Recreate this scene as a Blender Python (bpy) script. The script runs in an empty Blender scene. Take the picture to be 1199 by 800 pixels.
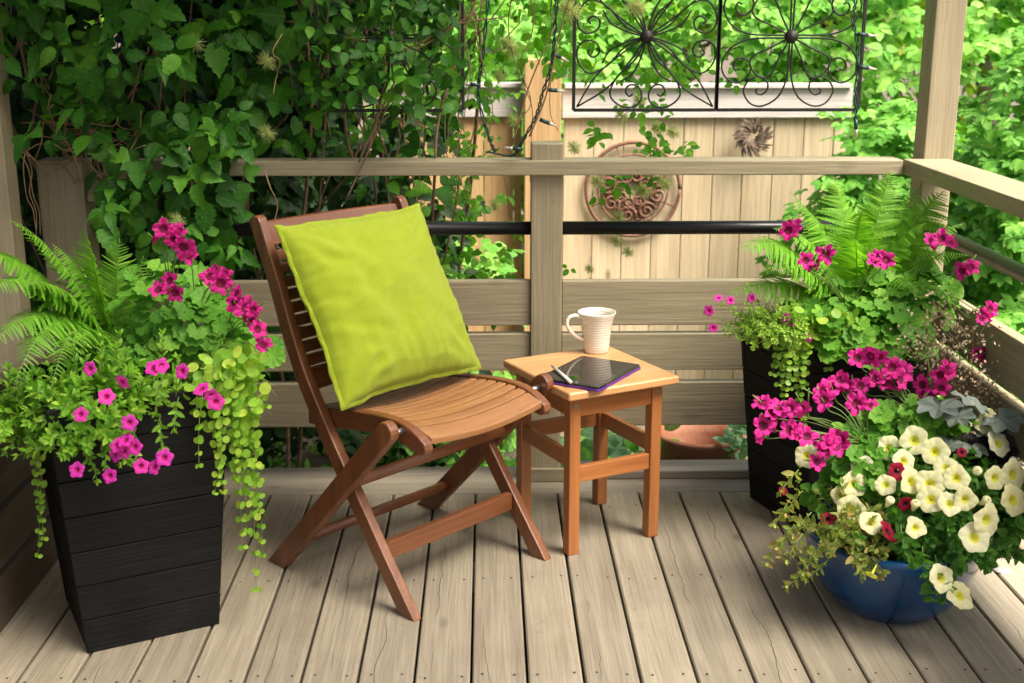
import bpy, bmesh, math, random
import numpy as np
from mathutils import Vector, Matrix, noise
random.seed(7); np.random.seed(7)
S = bpy.context.scene
COL = S.collection
R = math.radians
# ------------------------------------------------------------------ camera
FPX, CX, CY, CH = 1450.0, 599.5, 400.0, 1.35
PIT, YAW = R(14.83), R(1.15)
FW = Vector((math.sin(YAW)*math.cos(PIT), math.cos(YAW)*math.cos(PIT), -math.sin(PIT)))
RT = Vector((math.cos(YAW), -math.sin(YAW), 0))
UP = Vector((math.sin(YAW)*math.sin(PIT), math.cos(YAW)*math.sin(PIT), math.cos(PIT)))
cam = bpy.data.cameras.new('camera'); co = bpy.data.objects.new('camera', cam); COL.objects.link(co)
co.location = (0, 0, CH)
m = Matrix((RT, UP, -FW)).transposed().to_4x4(); m.translation = co.location; co.matrix_world = m
cam.sensor_width = 36; cam.lens = FPX/1199*36; cam.clip_end = 500; cam.clip_start = 0.05
cam.dof.use_dof = True; cam.dof.focus_distance = 2.95; cam.dof.aperture_fstop = 5.0
S.camera = co
def at(px, py, Y):
    "real-world point on the plane at distance Y seen at a photo position"
    r = FW + RT*((px-CX)/FPX) + UP*((CY-py)/FPX)
    t = Y/r.y
    return Vector((r.x*t, Y, CH + r.z*t))
def atz(px, py, z):
    r = FW + RT*((px-CX)/FPX) + UP*((CY-py)/FPX)
    t = (z-CH)/r.z
    return Vector((r.x*t, r.y*t, z))

# ------------------------------------------------------------------ materials
def nt(name):
    m = bpy.data.materials.new(name); m.use_nodes = True
    N = m.node_tree.nodes; L = m.node_tree.links
    for n in list(N): N.remove(n)
    out = N.new('ShaderNodeOutputMaterial'); b = N.new('ShaderNodeBsdfPrincipled')
    L.new(b.outputs[0], out.inputs[0])
    return m, N, L, b, out
def rgb(c): return (c[0], c[1], c[2], 1)
def ramp(N, stops):
    r = N.new('ShaderNodeValToRGB'); e = r.color_ramp.elements
    while len(e) < len(stops): e.new(.5)
    for k, (p, c) in enumerate(stops): e[k].position = p; e[k].color = rgb(c) if len(c) == 3 else c
    return r
def mixc(N, L, f, a, b, mode='MIX'):
    x = N.new('ShaderNodeMix'); x.data_type = 'RGBA'; x.blend_type = mode
    for s, v in ((0, f), (6, a), (7, b)):
        if hasattr(v, 'is_linked') or hasattr(v, 'links'): L.new(v, x.inputs[s])
        else: x.inputs[s].default_value = v if s == 0 else rgb(v)
    return x.outputs[2]
def math_(N, L, op, a, b=0.0, c=None):
    x = N.new('ShaderNodeMath'); x.operation = op
    for s, v in enumerate((a, b) if c is None else (a, b, c)):
        if hasattr(v, 'links'): L.new(v, x.inputs[s])
        else: x.inputs[s].default_value = v
    return x.outputs[0]
def coords(N, L, scale, island=True):
    tc = N.new('ShaderNodeTexCoord'); mp = N.new('ShaderNodeMapping'); mp.inputs[3].default_value = scale
    src = tc.outputs['Object']
    if island:
        g = N.new('ShaderNodeNewGeometry')
        v = N.new('ShaderNodeVectorMath'); v.operation = 'SCALE'; v.inputs[0].default_value = (37.1, 17.7, 53.3)
        L.new(g.outputs['Random Per Island'], v.inputs[3])
        a = N.new('ShaderNodeVectorMath'); a.operation = 'ADD'; L.new(src, a.inputs[0]); L.new(v.outputs[0], a.inputs[1])
        src = a.outputs[0]
    L.new(src, mp.inputs[0]); return mp.outputs[0]
def wood(name, c1, c2, axis, rough=.6, grain=1.0, crack=0.0, knots=0.0, vary=.25, coat=0.0, spots=0.0, bump=.15, dirt=0.0, dirtcol=(.1, .08, .05)):
    m, N, L, b, out = nt(name)
    sc = [26*grain]*3; sc[axis] = 1.3*grain
    v = coords(N, L, sc)
    n1 = N.new('ShaderNodeTexNoise'); n1.inputs['Scale'].default_value = 1; n1.inputs['Detail'].default_value = 6; n1.inputs['Distortion'].default_value = .5; L.new(v, n1.inputs[0])
    sc2 = [160*grain]*3; sc2[axis] = 5*grain
    v2 = coords(N, L, sc2)
    n2 = N.new('ShaderNodeTexNoise'); n2.inputs['Scale'].default_value = 1; n2.inputs['Detail'].default_value = 4; L.new(v2, n2.inputs[0])
    r1 = ramp(N, [(.3, c1), (.7, c2)]); L.new(n1.outputs[0], r1.inputs[0])
    dk = tuple(x*.5 for x in c1)
    r2 = ramp(N, [(.35, (1, 1, 1)), (.62, (0, 0, 0))]); L.new(n2.outputs[0], r2.inputs[0])
    f2 = math_(N, L, 'MULTIPLY', r2.outputs[0], .35)
    c = mixc(N, L, f2, r1.outputs[0], dk)
    g = N.new('ShaderNodeNewGeometry')
    vr = math_(N, L, 'MULTIPLY_ADD', g.outputs['Random Per Island'], vary, 1-vary*.6)
    cc = N.new('ShaderNodeCombineColor')
    for k in range(3): L.new(vr, cc.inputs[k])
    c = mixc(N, L, 1.0, c, cc.outputs[0], 'MULTIPLY')
    h = math_(N, L, 'ADD', n1.outputs[0], n2.outputs[0])
    if knots:
        scK = [9]*3; scK[axis] = 4.2
        vk = coords(N, L, scK)
        vo = N.new('ShaderNodeTexVoronoi'); vo.inputs['Scale'].default_value = .7; L.new(vk, vo.inputs[0])
        rk = ramp(N, [(.03, (1, 1, 1)), (.11, (0, 0, 0))]); L.new(vo.outputs['Distance'], rk.inputs[0])
        c = mixc(N, L, math_(N, L, 'MULTIPLY', rk.outputs[0], knots), c, tuple(x*.4 for x in c1))
    if crack:
        # one thin split wandering along the grain of some boards
        tq = N.new('ShaderNodeTexCoord'); sq = N.new('ShaderNodeSeparateXYZ'); L.new(tq.outputs['Object'], sq.inputs[0])
        oth = {0: 1, 1: 0, 2: 0}[axis]; gi = N.new('ShaderNodeNewGeometry'); rnd = gi.outputs['Random Per Island']
        u_ = math_(N, L, 'FRACT', math_(N, L, 'DIVIDE', math_(N, L, 'SUBTRACT', sq.outputs[oth], -.396), .1189))
        nw = N.new('ShaderNodeTexNoise'); nw.noise_dimensions = '1D'; nw.inputs['Scale'].default_value = 2.2; nw.inputs['Detail'].default_value = 6; nw.inputs['Roughness'].default_value = .6
        L.new(math_(N, L, 'MULTIPLY_ADD', rnd, 71.3, sq.outputs[axis]), nw.inputs['W'])
        off_ = math_(N, L, 'ADD', math_(N, L, 'MULTIPLY_ADD', rnd, .5, -.02), math_(N, L, 'MULTIPLY', nw.outputs[0], .5))
        d = math_(N, L, 'ABSOLUTE', math_(N, L, 'SUBTRACT', u_, off_))
        nm = N.new('ShaderNodeTexNoise'); nm.noise_dimensions = '1D'; nm.inputs['Scale'].default_value = 1.6; nm.inputs['Detail'].default_value = 3
        L.new(math_(N, L, 'MULTIPLY_ADD', rnd, 33.7, sq.outputs[axis]), nm.inputs['W'])
        wd_ = math_(N, L, 'MINIMUM', math_(N, L, 'MULTIPLY', math_(N, L, 'SUBTRACT', nm.outputs[0], .48), .10), .009)
        lf = math_(N, L, 'MULTIPLY', math_(N, L, 'LESS_THAN', d, wd_), crack)
        lf = math_(N, L, 'MULTIPLY', lf, math_(N, L, 'LESS_THAN', rnd, .48))
        h = math_(N, L, 'SUBTRACT', h, math_(N, L, 'MULTIPLY', lf, 2.5))
        c = mixc(N, L, lf, c, tuple(x*.22 for x in c1))
        h = math_(N, L, 'SUBTRACT', h, math_(N, L, 'MULTIPLY', lf, 2.5))
    if dirt:
        nz = N.new('ShaderNodeTexNoise'); nz.inputs['Scale'].default_value = 3.2; nz.inputs['Detail'].default_value = 7; nz.inputs['Roughness'].default_value = .65; L.new(coords(N, L, (1, 1, 1), False), nz.inputs[0])
        rz = ramp(N, [(.5, (0, 0, 0)), (.72, (1, 1, 1))]); L.new(nz.outputs[0], rz.inputs[0])
        c = mixc(N, L, math_(N, L, 'MULTIPLY', rz.outputs[0], dirt), c, dirtcol)
    if spots:
        ns = N.new('ShaderNodeTexNoise'); ns.inputs['Scale'].default_value = 55; ns.inputs['Detail'].default_value = 2; L.new(coords(N, L, (1, 1, 1)), ns.inputs[0])
        rs = ramp(N, [(.70, (0, 0, 0)), (.76, (1, 1, 1))]); L.new(ns.outputs[0], rs.inputs[0])
        c = mixc(N, L, math_(N, L, 'MULTIPLY', rs.outputs[0], spots), c, tuple(x*.45 for x in c1))
    L.new(c, b.inputs['Base Color'])
    rr = math_(N, L, 'MULTIPLY_ADD', n2.outputs[0], .25, rough-.1); L.new(rr, b.inputs['Roughness'])
    b.inputs['Coat Weight'].default_value = coat; b.inputs['Coat Roughness'].default_value = .3
    if name.startswith('black'): b.inputs['Specular IOR Level'].default_value = .2
    bp = N.new('ShaderNodeBump'); bp.inputs['Strength'].default_value = bump; bp.inputs['Distance'].default_value = .004; L.new(h, bp.inputs['Height']); L.new(bp.outputs[0], b.inputs['Normal'])
    return m
def plain(name, c, rough=.5, metal=0.0, c2=None, nscale=20, bump=0.0, coat=0.0, spec=.5, bscale=None):
    m, N, L, b, out = nt(name)
    n = N.new('ShaderNodeTexNoise'); n.inputs['Scale'].default_value = nscale; n.inputs['Detail'].default_value = 6
    L.new(coords(N, L, (1, 1, 1), False), n.inputs[0])
    c2 = c2 or tuple(x*.8 for x in c)
    r = ramp(N, [(.35, c), (.68, c2)]); L.new(n.outputs[0], r.inputs[0]); L.new(r.outputs[0], b.inputs['Base Color'])
    b.inputs['Metallic'].default_value = metal; b.inputs['Specular IOR Level'].default_value = spec
    rr = math_(N, L, 'MULTIPLY_ADD', n.outputs[0], .2, rough-.1); L.new(rr, b.inputs['Roughness'])
    b.inputs['Coat Weight'].default_value = coat; b.inputs['Coat Roughness'].default_value = .08
    if bump:
        n3 = N.new('ShaderNodeTexNoise'); n3.inputs['Scale'].default_value = bscale or nscale*4; n3.inputs['Detail'].default_value = 5; L.new(coords(N, L, (1, 1, 1), False), n3.inputs[0])
        bp = N.new('ShaderNodeBump'); bp.inputs['Strength'].default_value = bump; bp.inputs['Distance'].default_value = .003; L.new(n3.outputs[0], bp.inputs['Height']); L.new(bp.outputs[0], b.inputs['Normal'])
    return m
def leafmat(name, ca, cb, cc=None, trans=.35, rough=.5, vein=.5, veincol=None, spec=.22, tcol=None):
    "leaf: per-leaf tint, veins from the leaf's own uv, light passing through"
    m, N, L, b, out = nt(name)
    g = N.new('ShaderNodeNewGeometry')
    st = [(0, ca), (.75, cb)] + ([(1, cc)] if cc else [])
    r = ramp(N, st); L.new(g.outputs['Random Per Island'], r.inputs[0]); c = r.outputs[0]
    mt = N.new('ShaderNodeTexNoise'); mt.inputs['Scale'].default_value = 45; mt.inputs['Detail'].default_value = 4; L.new(coords(N, L, (1, 1, 1), False), mt.inputs[0])
    mr = ramp(N, [(.35, (.72, .76, .66)), (.6, (1, 1, 1)), (.74, (1.0, .96, .62))]); L.new(mt.outputs[0], mr.inputs[0]); c = mixc(N, L, .85, c, mr.outputs[0], 'MULTIPLY')
    b.inputs['Roughness'].default_value = rough; b.inputs['Specular IOR Level'].default_value = spec
    if vein:
        uv = N.new('ShaderNodeUVMap'); sx = N.new('ShaderNodeSeparateXYZ'); L.new(uv.outputs[0], sx.inputs[0])
        ax = math_(N, L, 'ABSOLUTE', sx.outputs[0])
        mid = math_(N, L, 'LESS_THAN', ax, .016)
        ph = math_(N, L, 'FRACT', math_(N, L, 'MULTIPLY', math_(N, L, 'SUBTRACT', sx.outputs[1], math_(N, L, 'MULTIPLY', ax, .75)), 7.5))
        lat = math_(N, L, 'MULTIPLY', math_(N, L, 'LESS_THAN', ph, .11), .55)
        f = math_(N, L, 'MULTIPLY', math_(N, L, 'MAXIMUM', mid, lat), vein)
        c = mixc(N, L, f, c, veincol or tuple(min(1, x*2.0) for x in cb))
        hh = math_(N, L, 'ABSOLUTE', math_(N, L, 'SUBTRACT', ph, .55))
        bp = N.new('ShaderNodeBump'); bp.inputs['Strength'].default_value = .5; bp.inputs['Distance'].default_value = .0015; bp.invert = True
        L.new(hh, bp.inputs['Height']); L.new(bp.outputs[0], b.inputs['Normal'])
    L.new(c, b.inputs['Base Color'])
    t = N.new('ShaderNodeBsdfTranslucent')
    tc = mixc(N, L, 1.0, c, tcol or (1.5, 1.6, .5), 'MULTIPLY'); L.new(tc, t.inputs[0])
    mx = N.new('ShaderNodeMixShader'); mx.inputs[0].default_value = trans
    L.new(b.outputs[0], mx.inputs[1]); L.new(t.outputs[0], mx.inputs[2]); L.new(mx.outputs[0], out.inputs[0])
    return m
def petalmat(name, c, c2=None, trans=.3, streak=None):
    m, N, L, b, out = nt(name)
    g = N.new('ShaderNodeNewGeometry'); oi = N.new('ShaderNodeObjectInfo')
    r = ramp(N, [(0, c), (1, c2 or tuple(x*.8 for x in c))]); L.new(oi.outputs['Random'], r.inputs[0])
    cc = r.outputs[0]
    n = N.new('ShaderNodeTexNoise'); n.inputs['Scale'].default_value = 140; L.new(coords(N, L, (1, 1, 1), False), n.inputs[0])
    if streak:
        rs = ramp(N, [(.5, (0, 0, 0)), (.75, (1, 1, 1))]); L.new(n.outputs[0], rs.inputs[0]); cc = mixc(N, L, math_(N, L, 'MULTIPLY', rs.outputs[0], .5), cc, streak)
    L.new(cc, b.inputs['Base Color']); b.inputs['Roughness'].default_value = .6; b.inputs['Specular IOR Level'].default_value = .25
    bp = N.new('ShaderNodeBump'); bp.inputs['Strength'].default_value = .25; bp.inputs['Distance'].default_value = .002; L.new(n.outputs[0], bp.inputs['Height']); L.new(bp.outputs[0], b.inputs['Normal'])
    t = N.new('ShaderNodeBsdfTranslucent'); L.new(cc, t.inputs[0])
    mx = N.new('ShaderNodeMixShader'); mx.inputs[0].default_value = trans
    L.new(b.outputs[0], mx.inputs[1]); L.new(t.outputs[0], mx.inputs[2]); L.new(mx.outputs[0], out.inputs[0])
    return m
DK1, DK2 = (.235, .198, .142), (.33, .285, .207)
M = {}
M['deck'] = wood('deck_wood', DK1, DK2, 1, rough=.62, crack=.9, knots=.75, vary=.34, spots=.45, bump=.4, dirt=.6, dirtcol=(.17, .135, .09))
M['deckx'] = wood('deck_wood_cross', DK1, DK2, 0, rough=.62, crack=.5, knots=.5, vary=.15, spots=.4, bump=.35, dirt=.6, dirtcol=(.2, .16, .10))
PT1, PT2 = (.30, .25, .155), (.36, .305, .19)
for ax, k in enumerate('xyz'):
    M['paint'+k] = wood('painted_timber_'+k, PT1, PT2, ax, rough=.5, vary=.14, bump=.35, spots=.3, knots=.4, dirt=.2, dirtcol=(.16, .13, .08))
    M['teak'+k] = wood('red_brown_hardwood_'+k, (.135, .042, .014), (.245, .088, .029), ax, rough=.4, grain=1.3, vary=.2, coat=.25, bump=.08)
    M['seat'+k] = wood('oiled_seat_wood_'+k, (.29, .128, .045), (.42, .20, .072), ax, rough=.42, grain=1.3, vary=.25, coat=.2, bump=.08)
    M['pine'+k] = wood('stool_wood_'+k, (.34, .115, .030), (.45, .178, .050), ax, rough=.38, grain=1.0, vary=.12, coat=.3, bump=.05)
    M['black'+k] = wood('black_stained_timber_'+k, (.004, .004, .004), (.008, .008, .0078), ax, rough=.65, vary=.5, bump=.5, spots=.0, knots=.0, dirt=.35, dirtcol=(.026, .025, .023))
M['ptop'] = wood('stool_top_wood', (.58, .29, .11), (.70, .39, .165), 0, rough=.35, grain=.9, vary=.1, coat=.35, bump=.05)
M['cedar'] = wood('cedar_boards', (.50, .39, .235), (.66, .54, .36), 2, rough=.7, grain=.8, knots=.9, vary=.3, bump=.3)
M['cedar2'] = wood('orange_cedar', (.50, .30, .13), (.62, .40, .19), 2, rough=.7, grain=.8, knots=.6, vary=.3, bump=.3)
M['cap'] = wood('pale_cap_board', (.55, .50, .46), (.66, .61, .57), 0, rough=.6, vary=.1, bump=.3)
M['shadetimber'] = wood('shade_brown_timber', (.09, .06, .04), (.14, .10, .065), 1, rough=.65, vary=.3, bump=.3)  # brown darkened to carry the left railing's shade; joists share it
M['blackmetal'] = plain('black_painted_metal', (.006, .006, .007), .38, 0, coat=.15, spec=.3)
M['iron'] = plain('black_wrought_iron', (.012, .012, .012), .5, .3, c2=(.03, .028, .025), nscale=60, bump=.3)
M['rust'] = plain('brown_iron', (.13, .055, .032), .7, .1, c2=(.22, .11, .07), nscale=50, bump=.4)
M['steel'] = plain('steel', (.55, .53, .5), .35, 1)
M['screw'] = plain('dark_screw', (.05, .04, .035), .5, .6)
M['blue'] = plain('blue_glaze', (.001, .026, .10), .2, 0, c2=(.004, .07, .20), nscale=9, coat=.5, spec=.35, bump=.1, bscale=25)
M['soil'] = plain('soil', (.03, .02, .014), .95, c2=(.06, .042, .03), nscale=60, bump=1)
M['terra'] = plain('terracotta', (.42, .15, .075), .85, c2=(.50, .24, .15), nscale=14, bump=.5, bscale=50)
M['ground'] = plain('garden_soil', (.07, .05, .035), .95, c2=(.16, .13, .09), nscale=8, bump=1, bscale=60)
M['wicker'] = plain('grey_brown_twig', (.10, .065, .045), .8, c2=(.2, .14, .1), nscale=40, bump=.4)
M['stem'] = plain('green_stem', (.10, .17, .03), .6, c2=(.16, .24, .05), nscale=30)
M['redstem'] = plain('thin_red_stem', (.12, .05, .03), .6, c2=(.2, .10, .05), nscale=30)
M['bark'] = plain('vine_bark', (.14, .075, .04), .8, c2=(.26, .16, .09), nscale=40, bump=.6)
M['drystem'] = plain('dry_tan_stem', (.30, .20, .10), .8, c2=(.20, .11, .055), nscale=40)
M['treebark'] = plain('tree_bark', (.13, .10, .08), .9, c2=(.22, .18, .14), nscale=14, bump=1)
M['cable'] = plain('dark_green_cable', (.006, .03, .028), .45, c2=(.01, .045, .04))
M['bulb'] = plain('clear_bulb', (.55, .5, .42), .15, coat=1)
M['plasticblack'] = plain('tablet_bezel', (.008, .008, .009), .18, coat=.5)
M['purple'] = plain('purple_cover', (.09, .018, .19), .5, c2=(.12, .03, .24))
M['stylus'] = plain('white_stylus', (.78, .76, .70), .3, c2=(.74, .72, .66), coat=.4)
M['disc'] = plain('brushed_cap', (.42, .41, .38), .5, .5)
# tablet glass
m_, N, L, b, out = nt('tablet_glass'); b.inputs['Base Color'].default_value = (.012, .013, .014, 1); b.inputs['Roughness'].default_value = .03; b.inputs['Specular IOR Level'].default_value = 1.0; b.inputs['IOR'].default_value = 1.9; M['glass'] = m_
# mug: cream glaze with throwing rings
m_, N, L, b, out = nt('cream_glaze')
b.inputs['Base Color'].default_value = (.72, .67, .56, 1); b.inputs['Roughness'].default_value = .3; b.inputs['Coat Weight'].default_value = .5; b.inputs['Coat Roughness'].default_value = .15
tc = N.new('ShaderNodeTexCoord'); sx = N.new('ShaderNodeSeparateXYZ'); L.new(tc.outputs['Object'], sx.inputs[0])
nz = N.new('ShaderNodeTexNoise'); nz.inputs['Scale'].default_value = 12; L.new(tc.outputs['Object'], nz.inputs[0])
rg = math_(N, L, 'SINE', math_(N, L, 'ADD', math_(N, L, 'MULTIPLY', sx.outputs[2], 900), math_(N, L, 'MULTIPLY', nz.outputs[0], 5)))
bp = N.new('ShaderNodeBump'); bp.inputs['Strength'].default_value = .35; bp.inputs['Distance'].default_value = .001; L.new(rg, bp.inputs['Height']); L.new(bp.outputs[0], b.inputs['Normal'])
rr = ramp(N, [(0, (.70, .64, .52)), (1, (.76, .71, .60))]); L.new(math_(N, L, 'MULTIPLY_ADD', rg, .5, .5), rr.inputs[0]); L.new(rr.outputs[0], b.inputs['Base Color'])
M['mug'] = m_
# cushion cloth
m_, N, L, b, out = nt('lime_linen')
v = coords(N, L, (1, 1, 1), False)
w1 = N.new('ShaderNodeTexWave'); w1.bands_direction = 'X'; w1.inputs['Scale'].default_value = 260; w1.inputs['Distortion'].default_value = 1.5; L.new(v, w1.inputs[0])
w2 = N.new('ShaderNodeTexWave'); w2.bands_direction = 'Z'; w2.inputs['Scale'].default_value = 260; w2.inputs['Distortion'].default_value = 1.5; L.new(v, w2.inputs[0])
nz = N.new('ShaderNodeTexNoise'); nz.inputs['Scale'].default_value = 160; nz.inputs['Detail'].default_value = 5; L.new(v, nz.inputs[0])
hh = math_(N, L, 'ADD', math_(N, L, 'ADD', w1.outputs[1], w2.outputs[1]), nz.outputs[0])
bp = N.new('ShaderNodeBump'); bp.inputs['Strength'].default_value = .7; bp.inputs['Distance'].default_value = .0012; L.new(hh, bp.inputs['Height']); L.new(bp.outputs[0], b.inputs['Normal'])
rr = ramp(N, [(.3, (.33, .42, .016)), (.7, (.36, .45, .021))]); L.new(nz.outputs[0], rr.inputs[0]); L.new(rr.outputs[0], b.inputs['Base Color'])
b.inputs['Roughness'].default_value = .85; b.inputs['Sheen Weight'].default_value = .08; b.inputs['Specular IOR Level'].default_value = .2
M['linen'] = m_
# foliage
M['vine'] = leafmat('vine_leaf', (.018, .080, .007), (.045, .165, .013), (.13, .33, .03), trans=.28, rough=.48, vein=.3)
M['vinedark'] = leafmat('shade_painted_vine_leaf', (.008, .028, .005), (.014, .046, .007), (.024, .08, .011), trans=.15, rough=.55, vein=0)  # darker copy of the vine leaf, deep shade put into the colour
M['vinelight'] = leafmat('young_vine_leaf', (.07, .24, .02), (.14, .36, .03), (.24, .46, .06), trans=.5)
M['bush'] = leafmat('bush_leaf', (.08, .25, .03), (.17, .41, .06), (.34, .56, .14), trans=.4, rough=.5, vein=.3)
M['bush2'] = leafmat('pale_bush_leaf', (.16, .38, .05), (.28, .52, .10), (.42, .62, .18), trans=.5, rough=.5, vein=0)
M['tree'] = leafmat('tree_leaf', (.18, .36, .04), (.32, .50, .08), (.46, .60, .16), trans=.55, rough=.5, vein=0)
M['fern'] = leafmat('fern_frond', (.12, .31, .022), (.18, .40, .035), (.24, .47, .05), trans=.4, rough=.5, vein=0)
M['pelleaf'] = leafmat('geranium_leaf', (.08, .24, .022), (.15, .36, .04), (.24, .46, .06), trans=.35, rough=.55, vein=0)
M['calleaf'] = leafmat('small_leaf', (.11, .28, .025), (.22, .43, .04), (.40, .58, .09), trans=.35, rough=.45, vein=.3)
M['petleaf'] = leafmat('petunia_leaf', (.05, .16, .025), (.10, .27, .045), (.17, .36, .07), trans=.3, rough=.45, vein=.4)
M['jenny'] = leafmat('round_lime_leaf', (.20, .40, .045), (.30, .50, .06), (.48, .60, .09), trans=.35, rough=.4, vein=0)
M['limeleaf'] = leafmat('lime_leaf', (.20, .38, .05), (.32, .48, .07), (.45, .55, .12), trans=.35, rough=.5, vein=0)
M['varleaf'] = leafmat('variegated_leaf', (.20, .28, .05), (.36, .38, .10), (.40, .25, .10), trans=.3, rough=.5, vein=.4, veincol=(.12, .22, .04))
M['grass'] = leafmat('grass_blade', (.25, .42, .05), (.36, .52, .08), (.45, .55, .12), trans=.4, vein=0)
M['silver'] = leafmat('silver_leaf', (.12, .15, .13), (.20, .24, .21), (.27, .30, .27), trans=.1, rough=.4, vein=.6, veincol=(.05, .06, .06), tcol=(1, 1, 1))
M['darkheuch'] = leafmat('purple_black_leaf', (.012, .010, .013), (.03, .02, .026), (.05, .04, .045), trans=.05, rough=.35, vein=.3, tcol=(1, 1, 1))
M['hosta'] = leafmat('blue_green_leaf', (.16, .33, .18), (.25, .45, .26), (.33, .5, .3), trans=.3, rough=.5, vein=.3)
M['dead'] = leafmat('seed_head_fluff', (.50, .56, .24), (.62, .68, .36), (.74, .76, .5), trans=.4, vein=0, tcol=(1.2, 1.2, .8))
M['tan'] = leafmat('tan_seed', (.45, .32, .20), (.58, .44, .30), (.66, .55, .42), trans=.2, vein=0, tcol=(1, 1, 1))
M['mag'] = petalmat('magenta_petal', (.62, .015, .22), (.50, .012, .20), streak=(.75, .06, .40))
M['magdark'] = petalmat('dark_petal_blotch', (.12, .002, .03), (.16, .004, .04))
M['pink'] = petalmat('pink_petal', (.72, .05, .36), (.60, .03, .36))
M['pinkc'] = petalmat('pink_centre', (.45, .01, .14))
M['cream'] = petalmat('cream_petal', (.82, .80, .44), (.86, .84, .56), trans=.35, streak=(.78, .78, .38))
M['creamc'] = petalmat('yellow_throat', (.76, .74, .07), (.80, .77, .12), trans=.35, streak=(.66, .66, .03))
M['red'] = petalmat('red_petal', (.30, .004, .035), (.25, .003, .025))
M['redc'] = petalmat('red_centre', (.06, .002, .01))
M['purplep'] = petalmat('purple_petal', (.55, .03, .34), (.60, .04, .36))

# ------------------------------------------------------------------ object helpers
def tag(o, label=None, cat=None, group=None, kind=None):
    if label: o['label'] = label
    if cat: o['category'] = cat
    if group: o['group'] = group
    if kind: o['kind'] = kind
    return o
def empty(name, loc, rz=0, label=None, cat=None, group=None):
    o = bpy.data.objects.new(name, None); COL.objects.link(o); o.location = loc; o.rotation_euler = (0, 0, rz); o.empty_display_size = .05
    return tag(o, label, cat, group)
def put(o, parent=None):
    COL.objects.link(o)
    if parent is not None: o.parent = parent
    return o
class MB:
    def __init__(s): s.v = []; s.f = []; s.mi = []; s.off = Vector((0, 0, 0))
    def add(s, vs, fs, mi=0):
        k = len(s.v); s.v += [tuple(Vector(p)-s.off) for p in vs]; s.f += [tuple(i+k for i in f) for f in fs]; s.mi += [mi]*len(fs)
    def box(s, x0, x1, y0, y1, z0, z1, mi=0):
        s.add([(x0, y0, z0), (x1, y0, z0), (x1, y1, z0), (x0, y1, z0), (x0, y0, z1), (x1, y0, z1), (x1, y1, z1), (x0, y1, z1)],
              [(0, 3, 2, 1), (4, 5, 6, 7), (0, 1, 5, 4), (1, 2, 6, 5), (2, 3, 7, 6), (3, 0, 4, 7)], mi)
    def bar(s, a, b, w, h, up=(0, 0, 1), mi=0):
        "box from a to b, w across, h along up"
        a = Vector(a); b = Vector(b); d = (b-a).normalized(); u = Vector(up); sd = d.cross(u).normalized(); u = sd.cross(d).normalized()
        vs = [p + sd*sx*w/2 + u*sz*h/2 for p in (a, b) for sx, sz in ((-1, -1), (1, -1), (1, 1), (-1, 1))]
        s.add(vs, [(0, 1, 2, 3), (7, 6, 5, 4), (0, 4, 5, 1), (1, 5, 6, 2), (2, 6, 7, 3), (3, 7, 4, 0)], mi)
    def tube(s, pts, r, n=6, mi=0, r2=None, cap=True):
        pts = [Vector(p) for p in pts]; m = len(pts); rings = []
        ref = None
        for i, p in enumerate(pts):
            d = (pts[min(i+1, m-1)]-pts[max(i-1, 0)])
            d = d.normalized() if d.length > 1e-9 else Vector((0, 0, 1))
            if ref is None: ref = d.orthogonal().normalized()
            ref = (ref - d*ref.dot(d)); ref = ref.normalized() if ref.length > 1e-6 else d.orthogonal().normalized()
            q = d.cross(ref)
            rr = (r + (r2-r)*i/(m-1)) if r2 is not None else r
            rings.append([p + (ref*math.cos(2*math.pi*k/n) + q*math.sin(2*math.pi*k/n))*rr for k in range(n)])
        vs = [x for g in rings for x in g]; fs = []
        for i in range(m-1):
            for k in range(n): fs.append((i*n+k, i*n+(k+1) % n, (i+1)*n+(k+1) % n, (i+1)*n+k))
        if cap: fs.append(tuple(range(n-1, -1, -1))); fs.append(tuple((m-1)*n+k for k in range(n)))
        s.add(vs, fs, mi)
    def lathe(s, prof, c=(0, 0, 0), n=32, mi=0, mat=None, sq=None):
        vs = []; fs = []
        for (r, z) in prof:
            for k in range(n):
                a = 2*math.pi*k/n; v = Vector((r*math.cos(a), r*math.sin(a), z))
                if mat: v = mat @ v
                vs.append(v + Vector(c))
        for i in range(len(prof)-1):
            for k in range(n): fs.append((i*n+k, i*n+(k+1) % n, (i+1)*n+(k+1) % n, (i+1)*n+k))
        s.add(vs, fs, mi)
    def prism(s, prof, a0, a1, fn, mi=0):
        "closed profile (list of 2d) swept between a0 and a1; fn(p,q,a)->3d"
        n = len(prof); vs = [fn(p, q, a0) for p, q in prof] + [fn(p, q, a1) for p, q in prof]
        fs = [tuple(range(n-1, -1, -1)), tuple(range(n, 2*n))] + [(k, (k+1) % n, n+(k+1) % n, n+k) for k in range(n)]
        s.add(vs, fs, mi)
    def build(s, name, mats, parent=None, smooth=False, bevel=0, seg=2, fixn=True):
        me = bpy.data.meshes.new(name); me.from_pydata(s.v, [], s.f)
        if not isinstance(mats, (list, tuple)): mats = [mats]
        for m in mats: me.materials.append(m)
        if len(mats) > 1: me.polygons.foreach_set('material_index', s.mi)
        if smooth: me.polygons.foreach_set('use_smooth', [True]*len(me.polygons))
        me.validate(); me.update()
        if fixn:
            bm = bmesh.new(); bm.from_mesh(me); bmesh.ops.recalc_face_normals(bm, faces=bm.faces); bm.to_mesh(me); bm.free()
        o = bpy.data.objects.new(name, me); put(o, parent)
        if bevel:
            b = o.modifiers.new('bevel', 'BEVEL'); b.width = bevel; b.segments = seg; b.limit_method = 'ANGLE'; b.angle_limit = R(35); b.harden_normals = False
        return o
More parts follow.
